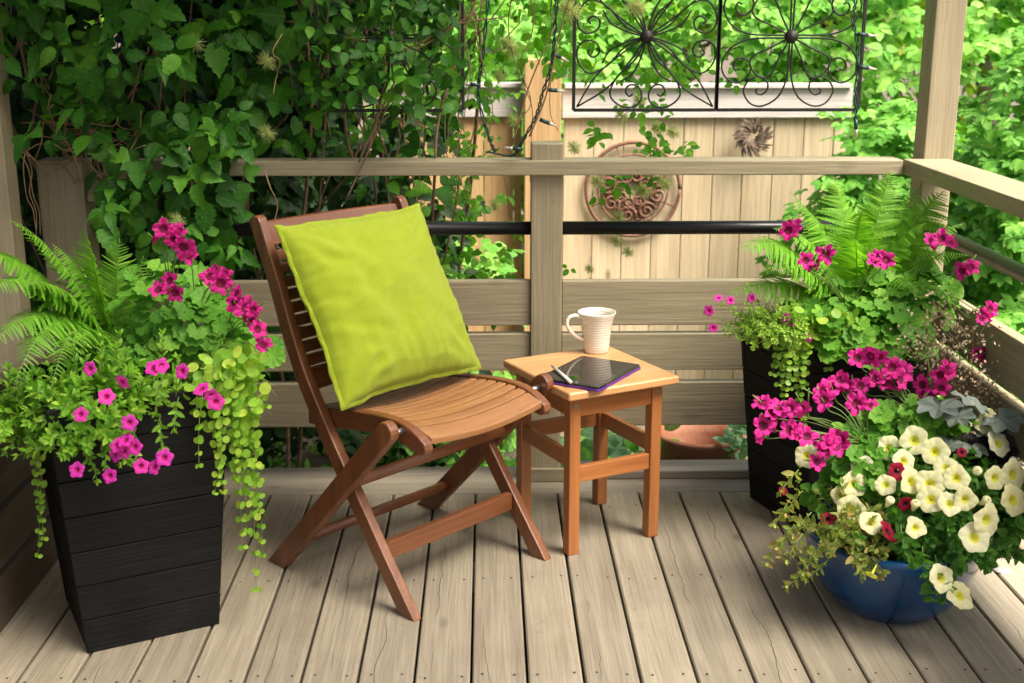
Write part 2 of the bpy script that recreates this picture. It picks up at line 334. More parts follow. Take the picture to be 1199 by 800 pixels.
def catmull(pts, k=8):
    pts = [Vector(p) for p in pts]; P = [pts[0]*2-pts[1]] + pts + [pts[-1]*2-pts[-2]]; out = []
    for i in range(1, len(P)-2):
        for j in range(k):
            t = j/k; a, b, c, d = P[i-1], P[i], P[i+1], P[i+2]
            out.append(.5*((2*b) + (c-a)*t + (2*a-5*b+4*c-d)*t*t + (3*b-a-3*c+d)*t**3))
    out.append(P[-2]); return out

# ------------------------------------------------------------------ leaves
def strip_leaf(half, fold=.18, curl=.18, edge=0.0):
    "leaf from half outline [(x,y)...] base->tip; returns verts, faces, uv"
    V = []; F = []
    n = len(half)
    for i, (x, y) in enumerate(half): V.append((0, y, -curl*y*y))
    for i, (x, y) in enumerate(half): V.append((x, y, fold*x - curl*y*y + edge*math.sin(i*2.1)*x))
    for i, (x, y) in enumerate(half): V.append((-x, y, fold*x - curl*y*y + edge*math.cos(i*2.1)*x))
    for i in range(n-1):
        F.append((i, n+i, n+i+1, i+1)); F.append((i, i+1, 2*n+i+1, 2*n+i))
    return V, F
def clean(proto):
    "merge duplicates so each leaf is a single island"
    V, F = proto; key = {}; mp = []; NV = []
    for v in V:
        k = tuple(round(c, 4) for c in v)
        if k not in key: key[k] = len(NV); NV.append(v)
        mp.append(key[k])
    NF = []
    for f in F:
        g = []
        for i in f:
            if mp[i] not in g: g.append(mp[i])
        if len(g) >= 3: NF.append(tuple(g))
    return np.array(NV, float), NF
P_SERR = clean(strip_leaf([(0, 0), (.13, .03), (.25, .12), (.22, .17), (.33, .26), (.28, .31), (.36, .41), (.29, .46), (.33, .55), (.25, .60), (.26, .69), (.17, .73), (.15, .83), (.07, .88), (0, 1)], .2, .22, .05))
P_LOBE = clean(strip_leaf([(0, 0), (.14, -.03), (.34, .02), (.42, .10), (.50, .20), (.56, .36), (.44, .36), (.36, .40), (.27, .44), (.31, .55), (.25, .62), (.25, .70), (.15, .78), (.13, .86), (0, 1)], .22, .2, .06))
P_OVAL = clean(strip_leaf([(0, 0), (.14, .12), (.21, .32), (.22, .52), (.15, .78), (0, 1)], .25, .15))
P_LANCE = clean(strip_leaf([(0, 0), (.10, .15), (.15, .35), (.12, .62), (.06, .84), (0, 1)], .3, .25))
P_BROAD = clean(strip_leaf([(0, 0), (.18, .06), (.32, .25), (.34, .45), (.25, .72), (.10, .92), (0, 1)], .15, .2))
P_BLADE = clean(strip_leaf([(.012, 0), (.016, .35), (.012, .7), (0, 1)], .2, .0))
def disc_leaf(n, lobes, amp, ruf, cup, notch=.0):
    V = [(0, .5, 0)]; F = []
    for ring, rr in ((1, .5), (2, 1)):
        for k in range(n):
            a = 2*math.pi*k/n - math.pi/2
            r = .5*rr*(1 + (amp*abs(math.sin(lobes*(a+math.pi/2)/2))-amp/2 if ring == 2 else 0))
            dd = min(k, n-k)/n
            if notch and ring == 2 and dd < .06: r *= 1-notch
            V.append((r*math.cos(a), .5+r*math.sin(a), cup*rr*rr + ruf*rr*math.cos(lobes*(a+math.pi/2))))
    for k in range(n): F.append((0, 1+k, 1+(k+1) % n)); F.append((1+k, 1+n+k, 1+n+(k+1) % n, 1+(k+1) % n))
    return np.array(V, float), F
P_PEL = disc_leaf(28, 9, .22, .035, .08, .6)
P_ROUND = disc_leaf(10, 1, 0, 0, .03)
P_HEUCH = disc_leaf(30, 7, .35, .05, .05, .5)
def pinna(teeth=8):
    h = [(0, 0)]
    for i in range(teeth):
        t = i/teeth; w = .085*(1-t)**.6+.010
        h.append((w*.45, t+.008)); h.append((w, t+.35/teeth+.03)); h.append((w*.85, t+.75/teeth+.03))
    h.append((0, 1.04)); return clean(strip_leaf(h, .15, .28))
P_PINNA = pinna()
def leaves(name, proto, items, mat, parent=None, off=None, smooth=False):
    "items: list of (origin, direction, normal, scale[, widthscale]); ONE mesh"
    V, F = proto; n = len(items)
    O = np.array([tuple(i[0]) for i in items]); D = np.array([tuple(i[1]) for i in items]); Nn = np.array([tuple(i[2]) for i in items]); s = np.array([i[3] for i in items])[:, None, None]
    if off is not None: O = O - np.array(tuple(off))
    D /= np.linalg.norm(D, axis=1, keepdims=True)+1e-9
    X = np.cross(D, Nn); X /= np.linalg.norm(X, axis=1, keepdims=True)+1e-9
    Z = np.cross(X, D)
    W = V[None, :, :]
    P = O[:, None, :] + s*(W[:, :, 0:1]*X[:, None, :] + W[:, :, 1:2]*D[:, None, :] + W[:, :, 2:3]*Z[:, None, :])
    nv = len(V); me = bpy.data.meshes.new(name)
    me.vertices.add(n*nv); me.vertices.foreach_set('co', P.reshape(-1).astype(np.float32))
    fl = np.array([i for f in F for i in f]); tot = np.array([len(f) for f in F]); st = np.concatenate([[0], np.cumsum(tot)[:-1]])
    nl = len(fl)
    LI = (fl[None, :] + (np.arange(n)*nv)[:, None]).reshape(-1); LS = (st[None, :] + (np.arange(n)*nl)[:, None]).reshape(-1)
    me.loops.add(n*nl); me.loops.foreach_set('vertex_index', LI.astype(np.int32))
    me.polygons.add(n*len(F)); me.polygons.foreach_set('loop_start', LS.astype(np.int32))
    me.update(calc_edges=True)
    uv = me.uv_layers.new(name='UVMap'); uv.data.foreach_set('uv', np.tile(V[fl][:, :2], (n, 1)).reshape(-1).astype(np.float32))
    mats = mat if isinstance(mat, (list, tuple)) else [mat]
    for m in mats: me.materials.append(m)
    if len(mats) > 1:
        mi = np.repeat(np.random.choice(len(mats), n), len(F)); me.polygons.foreach_set('material_index', mi.astype(np.int32))
    if smooth: me.polygons.foreach_set('use_smooth', np.ones(n*len(F), bool))
    o = bpy.data.objects.new(name, me); put(o, parent); return o
def rv(s=1.0): return Vector((random.gauss(0, s), random.gauss(0, s), random.gauss(0, s)))
def rdir():
    v = rv(); return v.normalized()

# ------------------------------------------------------------------ SETTING: ground, deck
g = MB(); g.add([(-90, -60, -.36), (90, -60, -.36), (90, 140, -.36), (-90, 140, -.36)], [(0, 1, 2, 3)])
tag(g.build('ground', M['ground']), kind='structure')
PITCH, X0 = .1189, -.396
d = MB(); BW = .1125
def board_y(mb, xc, y0, y1, w, z1, th, ch=.003):
    hw = w/2
    prof = [(-hw, -th), (hw, -th), (hw, -ch), (hw-ch, 0), (-hw+ch, 0), (-hw, -ch)]
    n = 6; vs = []
    ys = [y0, y1]
    for y in ys: vs += [(xc+p, y, z1+q) for p, q in prof]
    mb.add(vs, [tuple(range(5, -1, -1)), tuple(range(6, 12))] + [(k, (k+1) % 6, 6+(k+1) % 6, 6+k) for k in range(6)])
rows = [3.27, 2.81, 2.345, 1.87, 1.4]
for k in range(-8, 19):
    xc = X0 + (k+.5)*PITCH
    board_y(d, xc, .6, 3.372-random.random()*.004, BW+random.uniform(-.001, .0015), random.uniform(-.0012, .0008), .026)
    for ry in rows:
        for sx in (-.036, .036):
            cx, cy = xc+sx+random.uniform(-.005, .005), ry+random.uniform(-.012, .012)
            rr = .0032
            d.add([(cx+rr*math.cos(a*math.pi/4), cy+rr*math.sin(a*math.pi/4), .0012) for a in range(8)], [tuple(range(8))], 1)
tag(d.build('decking', [M['deck'], M['screw']], fixn=False), kind='structure')
d = MB(); d.box(-1.5, 1.9, 3.378, 3.60, -.03, -.001)
o = d.build('deck_border', M['deckx'], bevel=.003); tag(o, kind='structure')
d = MB()
for ry in rows: d.box(-1.5, 1.9, ry-.02, ry+.02, -.16, -.0285)
for ry in (3.42, 3.56): d.box(-1.5, 1.9, ry-.02, ry+.02, -.2, -.031)
tag(d.build('deck_joists', M['shadetimber']), kind='structure')
t = empty('timber_sleeper', (.75, 3.55, 0), 0, 'pale weathered timber beam lying along the deck edge behind the stool', 'timber beam')
d = MB(); d.off = Vector((.75, 3.55, 0)); d.box(.225, 1.22, 3.476, 3.575, .0, .026); d.build('beam', M['deckx'], t, bevel=.004)

# ------------------------------------------------------------------ railings
YB = 3.47
def part(root, name, mat, fn, bevel=.003, smooth=False, **k):
    mb = MB(); mb.off = Vector(root.location) if root.rotation_euler.z == 0 else Vector((0, 0, 0)); fn(mb); return mb.build(name, mat, root, smooth=smooth, bevel=bevel, **k)
rail = empty('deck_railing', (.168, 3.52, 0), 0, 'tan railing along the back of the deck with a short centre post', 'railing')
part(rail, 'post', M['paintz'], lambda b: b.box(.124, .213, YB, YB+.085, 0, 1.0))
part(rail, 'post_base', M['paintx'], lambda b: b.box(.112, .225, YB-.012, YB-.0005, 0, .042))
part(rail, 'top_rail', M['paintx'], lambda b: b.box(-1.06, 1.162, YB-.022, YB+.070, .914, .955))
for z0, z1 in ((.475, .607), (.339, .450), (.168, .302)):
    part(rail, 'rail_board', M['paintx'], lambda b: b.box(-1.10, .1225, YB+.014, YB+.048, z0, z1))
    part(rail, 'rail_board', M['paintx'], lambda b: b.box(.2145, 1.224, YB+.010, YB+.044, z0, z1))
for x0, x1 in ((-1.10, .1235), (.2135, 1.2245)):
    part(rail, 'metal_rail', M['blackmetal'], lambda b: b.tube([(x0, YB+.035, .757), (x1, YB+.035, .757)], .0195, 16), bevel=0, smooth=True)
cp = empty('porch_post', (1.268, 3.515, 0), 0, 'tall tan square post rising out of frame at the right corner of the deck', 'post')
part(cp, 'shaft', M['paintz'], lambda b: b.box(1.2255, 1.3105, YB, YB+.09, 0, 2.36), bevel=.004)
rr_ = empty('deck_railing', (1.25, 2.6, 0), 0, 'tan railing down the right side with a wide flat top rail', 'railing')
part(rr_, 'top_rail', M['painty'], lambda b: b.box(1.168, 1.298, 1.0, YB-.0015, .915, .956))
for z0, z1 in ((.475, .607), (.339, .450), (.168, .302)):
    part(rr_, 'rail_board', M['painty'], lambda b: b.box(1.247, 1.281, 1.0, YB-.004, z0, z1))
part(rr_, 'metal_rail', M['blackmetal'], lambda b: b.tube([(1.262, 1.0, .757), (1.262, YB+.02, .757)], .0195, 16), bevel=0, smooth=True)
part(rr_, 'post', M['paintz'], lambda b: b.box(1.2815, 1.371, 1.6, 1.69, 0, .912))
lr = empty('deck_railing', (-1.12, 2.5, 0), 0, 'board railing coloured dark for shade down the left side behind the black planter', 'railing')
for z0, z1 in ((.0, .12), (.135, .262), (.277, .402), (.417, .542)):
    part(lr, 'rail_board', M['shadetimber'], lambda b: b.box(-1.135, -1.10, 1.0, YB-.05, z0+.003, z1))
lp = empty('corner_post', (-1.18, 3.47, 0), 0, 'short tan post with a stub of rail, wrapped by vine at the left corner', 'post')
part(lp, 'shaft', M['paintz'], lambda b: b.box(-1.245, -1.118, YB-.02, YB+.075, 0, .958), bevel=.004)
part(lp, 'rail_stub', M['painty'], lambda b: b.box(-1.1165, -1.078, YB-.005, YB+.26, .842, .905))
fp = empty('porch_post', (-1.35, 3.3, 0), 0, 'pale tan post at the far left edge among the vine leaves', 'post')
part(fp, 'shaft', M['paintz'], lambda b: b.box(-1.44, -1.262, 3.28, 3.36, 0, 2.36), bevel=.004)
# beams of the pergola that carries the vine and the hung iron panels (above the frame)
bm_ = empty('pergola_frame', (0, 3.5, 2.3), 0, 'tan beams of the pergola over the deck', 'pergola')
part(bm_, 'beam', M['paintx'], lambda b: b.box(-2.2, 1.6, YB+.0, YB+.09, 2.362, 2.5))
part(bm_, 'beam', M['painty'], lambda b: b.box(-1.43, -1.34, .8, YB-.005, 2.362, 2.5))
part(bm_, 'beam', M['painty'], lambda b: b.box(1.226, 1.31, -1.2, YB-.005, 2.362, 2.5))
yy = -1.1
while yy < 3.4:
    part(bm_, 'added_shade_slat', M['paintx'], lambda b: b.box(-1.6, 1.6, yy, yy+.075, 2.502, 2.54)); yy += .15  # slats added out of view to cut the sun on the deck

# ------------------------------------------------------------------ folding chair
CA = R(45.5)
ch = empty('folding_chair', (-.3535, 3.0955, 0), CA, 'red brown slatted wooden folding chair holding the lime cushion', 'chair')
def cprism(mb, prof, u0, u1): mb.prism(prof, u0, u1, lambda v, w, u: (u, -v, w))
def thick(cl, wd, rnd0=False, rnd1=False, flat0=False):
    "profile around a centre line in (v,w)"
    Lf = []; Rt = []; n = len(cl)
    for i, (v, w) in enumerate(cl):
        a = cl[max(i-1, 0)]; b = cl[min(i+1, n-1)]; dx, dy = b[0]-a[0], b[1]-a[1]; l = math.hypot(dx, dy); nx, ny = -dy/l, dx/l
        h = (wd[i] if isinstance(wd, list) else wd)/2
        Lf.append((v+nx*h, w+ny*h)); Rt.append((v-nx*h, w-ny*h))
    if flat0:
        def drop(p, q):
            t = (0-p[1])/(q[1]-p[1]) if abs(q[1]-p[1]) > 1e-6 else 0
            return (p[0]+(q[0]-p[0])*t, 0)
        Lf[0] = drop(Lf[0], Lf[1]); Rt[0] = drop(Rt[0], Rt[1])
    cap = []
    if rnd1:
        a, b = Lf[-1], Rt[-1]; c = ((a[0]+b[0])/2, (a[1]+b[1])/2); r = math.hypot(a[0]-c[0], a[1]-c[1]); a0 = math.atan2(a[1]-c[1], a[0]-c[0])
        cap = [(c[0]+r*math.cos(a0-math.pi*k/8), c[1]+r*math.sin(a0-math.pi*k/8)) for k in range(1, 8)]
    return Lf + cap + Rt[::-1]
def bez(cl, k=4): return [(p.x, p.y) for p in catmull([(a, b, 0) for a, b in cl], k)]
stile = thick(bez([(.462, 0), (.375, .115), (.298, .22), (.225, .32), (.158, .415), (.098, .51), (.050, .61), (.008, .72), (-.055, .86)]), .042, rnd1=True, flat0=True)
for sx in (-1, 1):
    part(ch, 'stile', M['teakz'], lambda b: cprism(b, stile, sx*.2255-.0125, sx*.2255+.0125), bevel=.0035)
rleg = thick([(.0, 0), (.15, .155), (.30, .312), (.437, .454)], .05, rnd1=True, flat0=True)
for sx in (-1, 1):
    part(ch, 'rear_leg', M['teakz'], lambda b: cprism(b, rleg, sx*.258-.0125, sx*.258+.0125), bevel=.0035)
top_line = [(.085, .428), (.16, .437), (.25, .451), (.33, .461), (.40, .463), (.45, .455), (.485, .440)]
def tz(v):
    for a, b in zip(top_line, top_line[1:]):
        if v <= b[0]: return a[1] + (b[1]-a[1])*(v-a[0])/(b[0]-a[0])
    return top_line[-1][1]
tl = bez(top_line, 3)
sr = [(v, w) for v, w in tl] + [(.503, .428), (.508, .412), (.500, .400), (.485, .398)] + [(v, w-.048) for v, w in tl[::-1] if v < .46]
for sx in (-1, 1):
    part(ch, 'seat_rail', M['teaky'], lambda b: cprism(b, sr, sx*.198-.0125, sx*.198+.0125), bevel=.004)
HU = .1845
def seat_slat(b, v0, v1, th=.013):
    n = 10; prof = []
    vs = []; fs = []
    for i in range(n+1):
        u = -HU + 2*HU*i/n; sag = -.016*(1-(u/HU)**2)
        for v, w in ((v0, tz(v0)-.004), (v1, tz(v1)-.004), (v1, tz(v1)-.004-th), (v0, tz(v0)-.004-th)): vs.append((u, -v, w+sag))
    for i in range(n):
        for k in range(4): fs.append((i*4+k, i*4+(k+1) % 4, (i+1)*4+(k+1) % 4, (i+1)*4+k))
    fs += [(3, 2, 1, 0), (n*4, n*4+1, n*4+2, n*4+3)]
    b.add(vs, fs)
edges = [.495, .455] ; v = .451
part(ch, 'seat_slat', M['seatx'], lambda b: seat_slat(b, .450, .498, .016), bevel=.003)
v = .445
while v > .10:
    w_ = .0245
    part(ch, 'seat_slat', M['seatx'], lambda b: seat_slat(b, v-w_, v), bevel=.002); v -= w_+.0095
def back_v(w):
    cl = [(.158, .415), (.098, .51), (.050, .61), (.008, .72), (-.055, .86)]
    for a, b in zip(cl, cl[1:]):
        if w <= b[1]: return a[0] + (b[0]-a[0])*(w-a[1])/(b[1]-a[1])
    return cl[-1][0]
def back_slat(b, w0, w1, th=.014):
    n = 8; vs = []; fs = []
    for i in range(n+1):
        u = -.2125 + .425*i/n; sg = -.012*(1-(u/.2125)**2)
        for w, dv in ((w0, 0), (w1, 0), (w1, -th), (w0, -th)): vs.append((u, -(back_v(w)+dv+sg+.004), w))
    for i in range(n):
        for k in range(4): fs.append((i*4+k, i*4+(k+1) % 4, (i+1)*4+(k+1) % 4, (i+1)*4+k))
    fs += [(3, 2, 1, 0), (n*4, n*4+1, n*4+2, n*4+3)]
    b.add(vs, fs)
part(ch, 'top_rail', M['teakx'], lambda b: back_slat(b, .808, .862, .02), bevel=.003)
w = .795
while w > .53:
    part(ch, 'back_slat', M['teakx'], lambda b: back_slat(b, w-.024, w, .011), bevel=.002); w -= .0305
part(ch, 'bottom_rail', M['teakx'], lambda b: back_slat(b, .475, .520, .018), bevel=.003)
part(ch, 'stretcher', M['teakx'], lambda b: b.bar((-.2125, -.362, .132), (.2125, -.362, .132), .02, .046), bevel=.003)
part(ch, 'stretcher', M['teakx'], lambda b: b.tube([(-.246, -.085, .088), (.246, -.085, .088)], .0135, 12), bevel=0, smooth=True)
part(ch, 'stretcher', M['teakx'], lambda b: b.tube([(-.246, -.305, .300), (.246, -.305, .300)], .0145, 12), bevel=0, smooth=True)
for sx in (-1, 1):
    part(ch, 'pivot_bolt', M['steel'], lambda b: b.tube([(sx*.2108, -.434, .445), (sx*.2453, -.434, .445)], .008, 12), bevel=0, smooth=True)
    part(ch, 'pivot_bolt', M['steel'], lambda b: b.tube([(sx*.2382, -.262, .274), (sx*.2453, -.262, .274)], .007, 12), bevel=0, smooth=True)

# ------------------------------------------------------------------ cushion
def cushion():
    W = .223; CC = .045; n = 72; vs = []; fs = []
    def surf(a, b, sgn):
        k = (1-abs(a)**2.4)*(1-abs(b)**2.4)
        th = .078*max(0, k)**.5
        x = W*a*(1 - CC*(1-b*b)); z = W*b*(1 - CC*(1-a*a))
        p = Vector((a*2.2, b*2.2, sgn*3))
        wr = noise.noise(p)*.010 + noise.noise(p*2.3+Vector((4, 1, 0)))*.003 + .0022*(1-abs(noise.noise(Vector((a*2.2+b*1.2, b*5-a*2, 5))))*5 if abs(noise.noise(Vector((a*2.2+b*1.2, b*5-a*2, 5)))) < .2 else 0)
        wr += (noise.noise(Vector((a*9 + b*2, b*1.6, 7+sgn)))) * .006*math.exp(-((b+.75)/.35)**2)
        wr += (noise.noise(Vector((a*1.6, b*8+a*2, 3+sgn)))) * .006*math.exp(-((a+.7)/.4)**2)
        q = a*.75+b*.65; wr += .004*math.sin(11*q+3*noise.noise(Vector((a*2, b*2, 9))))*math.exp(-((a+.35)**2+(b-.3)**2)/.3)
        # radiating corner folds
        for cx, cz in ((-1, -1), (1, -1), (-1, 1), (1, 1)):
            dx, dz = a-cx, b-cz; rr = math.hypot(dx, dz); an = math.atan2(dz, dx)
            wr += .0035*math.sin(an*13+cx*2+cz+1.5*noise.noise(Vector((a*3, b*3, 1))))*math.exp(-((rr-.45)/.3)**2)
        wr *= min(1, k*3)
        edge = .004
        ea = math.exp(-((1-abs(a))/.10)**2); eb = math.exp(-((1-abs(b))/.10)**2)
        wr += .0022*(ea*math.sin(b*46+3*noise.noise(Vector((b*4, 2, sgn)))) + eb*math.sin(a*50+3*noise.noise(Vector((a*4, 7, sgn)))))*min(1, k*14)
        x += .007*noise.noise(Vector((0, b*1.7, 2)))*abs(a)+.003*noise.noise(Vector((a, b*6, 2)))*a; z += .008*noise.noise(Vector((a*1.7, 0, 5)))*abs(b)+.003*noise.noise(Vector((a*6, b, 5)))*b
        return (x, -sgn*(th+edge) - wr, z)
    for sgn in (1, -1):
        base = len(vs)
        for j in range(n+1):
            for i in range(n+1): vs.append(surf(-1+2*i/n, -1+2*j/n, sgn))
        for j in range(n):
            for i in range(n):
                q = (base+j*(n+1)+i, base+j*(n+1)+i+1, base+(j+1)*(n+1)+i+1, base+(j+1)*(n+1)+i)
                fs.append(q if sgn == 1 else q[::-1])
    # piped flange round the rim
    rim = [(-1+2*i/n, -1) for i in range(n)] + [(1, -1+2*i/n) for i in range(n)] + [(1-2*i/n, 1) for i in range(n)] + [(-1, 1-2*i/n) for i in range(n)]
    mb = MB(); mb.v = [tuple(v) for v in vs]; mb.f = fs; mb.mi = [0]*len(fs)
    m = len(rim); ring = []
    for k, (a, b) in enumerate(rim):
        x, _, z = surf(a, b, 1); wv = .0025*math.sin(k*.9)+.002*math.sin(k*.37)
        ring.append((Vector((x, -.004, z)), Vector((x*(1+.045)+wv*.3, wv, z*(1+.045))), Vector((x, .004, z))))
    base = len(mb.v)
    for r3 in ring: mb.v += [tuple(r3[0]), tuple(r3[1]+Vector((0, -.0015, 0))), tuple(r3[1]+Vector((0, .0015, 0))), tuple(r3[2])]
    for k in range(m):
        k2 = (k+1) % m
        for c in range(3): mb.f.append((base+k*4+c, base+k2*4+c, base+k2*4+c+1, base+k*4+c+1)); mb.mi.append(0)
    return mb
cu = cushion().build('cushion', M['linen'], smooth=True)
tag(cu, 'square lime green linen cushion leaning on the back of the wooden chair', 'cushion')
s_ = Vector((math.cos(CA), math.sin(CA), 0)); f_ = Vector((math.sin(CA), -math.cos(CA), 0))
O_ = Vector((-.3535, 3.0955, 0))
def uvw(u, v, w): return O_ + s_*u + f_*v + Vector((0, 0, w))
bl, br, tl_, tr_ = uvw(-.235, .245, .475), uvw(.195, .245, .470), uvw(-.232, .030, .845), uvw(.205, .030, .845)
ctr = (bl+br+tl_+tr_)/4; xa = ((br-bl)+(tr_-tl_)).normalized(); za = ((tl_-bl)+(tr_-br)); za = (za-xa*za.dot(xa)).normalized(); ya = za.cross(xa)
mm = Matrix((xa, ya, za)).transposed().to_4x4(); mm.translation = ctr + Vector((0, 0, .002)) - ya*.012
cu.matrix_world = mm

# ------------------------------------------------------------------ stool table
TA = R(26.8)
tb = empty('side_table', (.266, 3.12, 0), TA, 'small square orange wood stool used as a side table', 'side table')
TW, TD = .165, .175
part(tb, 'table_top', M['ptop'], lambda b: b.box(-TW, TW, -TD, TD, .430, .452), bevel=.006, seg=4)
lx, ly, lw = .139, .150, .032
for sx in (-1, 1):
    for sy in (-1, 1):
        def leg(b):
            x1 = sx*lx; x0 = sx*(lx-lw); y1 = sy*(ly-.012*(sy < 0)); y0 = y1-sy*lw
            b.box(min(x0, x1), max(x0, x1), min(y0, y1), max(y0, y1), 0, .4295)
        part(tb, 'leg', M['pinez'], leg, bevel=.003)
yf = -ly+.012; yb = ly
for (a, z0, z1, nm) in ((0, .372, .429, 'apron'), (0, .195, .237, 'stretcher')):
    part(tb, nm, M['pinex'], lambda b: b.box(-lx+lw+.0005, lx-lw-.0005, yf+.005, yf+.023, z0, z1), bevel=.002)
    part(tb, nm, M['pinex'], lambda b: b.box(-lx+lw+.0005, lx-lw-.0005, yb-.023, yb-.005, z0+(.04 if nm == 'stretcher' else 0), z1+(.04 if nm == 'stretcher' else 0)), bevel=.002)
for sx in (-1, 1):
    for z0, z1, nm in ((.372, .429, 'apron'), (.235, .277, 'stretcher')):
        part(tb, nm, M['piney'], lambda b: b.box(min(sx*(lx-.005), sx*(lx-.023)), max(sx*(lx-.005), sx*(lx-.023)), yf+lw+.0005, yb-lw-.0005, z0, z1), bevel=.002)
    part(tb, 'bolt', M['steel'], lambda b: b.tube([(sx*(lx-lw/2), yf-.0015, .405), (sx*(lx-lw/2), yf+.004, .405)], .0055, 12), bevel=0)
# mug
mg = empty('mug', (.297, 3.278, .4525), 0, 'cream ribbed ceramic mug standing at the back of the side table', 'mug')
prof = [(0.0, .003), (.028, .003), (.0325, 0), (.0345, .003), (.036, .02), (.0385, .05), (.043, .08), (.048, .100), (.0525, .110), (.0525, .1125), (.0505, .1125), (.0455, .099), (.041, .08), (.0365, .05), (.034, .02), (.030, .008), (0, .007)]
mb = MB(); mb.lathe(prof, n=48); mb.build('body', M['mug'], mg, smooth=True)
mb = MB(); mb.tube([Vector(p) for p in catmull([(-.043, -.012, .098), (-.058, -.018, .106), (-.075, -.022, .103), (-.083, -.024, .088), (-.076, -.022, .068), (-.058, -.016, .048), (-.036, -.010, .036)], 6)], .0052, 10); mb.build('handle', M['mug'], mg, smooth=True)
mb = MB(); mb.lathe([(0, .075), (.0395, .075)], n=32); mb.build('drink', plain('tea', (.12, .05, .015), .1, coat=1), mg, smooth=True)
# tablet
c4 = [Vector((.122, 3.012, 0)), Vector((.257, 3.213, 0)), Vector((.397, 3.093, 0)), Vector((.271, 2.877, 0))]
tc_ = sum(c4, Vector())/4; ta = math.atan2((c4[1]-c4[0]).y+(c4[2]-c4[3]).y, (c4[1]-c4[0]).x+(c4[2]-c4[3]).x)
tt = empty('tablet_computer', (tc_.x, tc_.y, .4525), ta, 'black glass tablet in a purple cover lying across the front corner of the side table', 'tablet')
def rrect(b, hx, hy, r, z0, z1):
    pr = []
    for cx, cy, a0 in ((hx-r, hy-r, 0), (-hx+r, hy-r, 90), (-hx+r, -hy+r, 180), (hx-r, -hy+r, 270)):
        for k in range(6): a = R(a0+k*18); pr.append((cx+r*math.cos(a), cy+r*math.sin(a)))
    b.prism(pr, z0, z1, lambda x, y, z: (x, y, z))
part(tt, 'cover', M['purple'], lambda b: rrect(b, .123, .089, .010, 0, .0055), bevel=.001)
part(tt, 'body', M['plasticblack'], lambda b: rrect(b, .121, .087, .010, .0057, .0115), bevel=.0015)
part(tt, 'screen', M['glass'], lambda b: rrect(b, .112, .079, .003, .0116, .0120), bevel=0)
sp0, sp1 = atz(647, 429, .4695), atz(669, 448, .4695)
st = empty('stylus', sp0, 0, 'slim white stylus lying across the tablet screen', 'stylus')
mb = MB(); mb.off = Vector(sp0); mb.tube([sp0, sp0.lerp(sp1, .97)], .0042, 12); mb.build('barrel', M['stylus'], st, smooth=True)
mb = MB(); mb.off = Vector(sp0); mb.tube([sp0+(sp0-sp1).normalized()*.012, sp0+(sp0-sp1).normalized()*.002, sp0+(sp0-sp1).normalized()*.0006], .0012, 8, r2=.004); mb.build('tip', M['plasticblack'], st, smooth=True)
# small round cap let into the deck
dc = MB(); dc.lathe([(0, .005), (.016, .005), (.02, .003), (.021, .0012)], (1.285, 2.83, 0), 24)
tag(dc.build('metal_cap', M['disc'], smooth=True), 'small round grey cap set in the deck boards right of the blue pot', 'cap')

# ------------------------------------------------------------------ planters
def planter(name, c, ang, top, bot, h, label, nb=7):
    root = empty(name, (c[0], c[1], 0), ang, label, 'planter')
    for side in range(4):
        rot = Matrix.Rotation(side*math.pi/2, 4, 'Z'); mb = MB()
        for k in range(nb):
            z0, z1 = h*k/nb+.0012, h*(k+1)/nb-.0012
            w0 = bot+(top-bot)*z0/h; w1 = bot+(top-bot)*z1/h; j = random.uniform(-.0012, .0012); th = .016
            ins = .0 if side % 2 == 0 else th+.001
            vs = []
            for (w_, z) in ((w0, z0), (w1, z1)):
                for (sx, dy) in ((-1, 0), (1, 0), (1, th), (-1, th)): vs.append(rot @ Vector((sx*(w_-ins), -w_+dy+j, z)))
            mb.add(vs, [(0, 3, 2, 1), (4, 5, 6, 7), (0, 1, 5, 4), (1, 2, 6, 5), (2, 3, 7, 6), (3, 0, 4, 7)])
        mb.build('side_panel', M['blackx'] if side % 2 == 0 else M['blacky'], root, bevel=.0016)
    mb = MB(); w_ = top-.02; mb.box(-w_, w_, -w_, w_, h-.07, h-.04); mb.build('soil', M['soil'], root)
    return root
pl1 = planter('planter_box', (-.812, 2.649), TA, .187, .145, .575, 'tall tapered black wooden planter at the left full of ferns and pink flowers')
pl2 = planter('planter_box', (.938, 3.235), R(19.3), .185, .145, .54, 'tall tapered black wooden planter in the right corner behind the blue pot')
PC = Vector((.945, 2.665, 0))
bp_ = empty('blue_pot', PC, 0, 'round glossy blue glazed bowl pot of cream petunias on the deck', 'pot')
mb = MB(); mb.lathe([(0, .001), (.095, .001), (.112, 0), (.120, .006), (.150, .035), (.178, .08), (.195, .13), (.202, .165), (.205, .178), (.203, .188), (.190, .190), (.184, .182), (.168, .15), (.15, .13)], n=64); mb.build('bowl', M['blue'], bp_, smooth=True)
mb = MB(); mb.lathe([(0, .168), (.169, .16)], n=40); mb.build('soil', M['soil'], bp_)

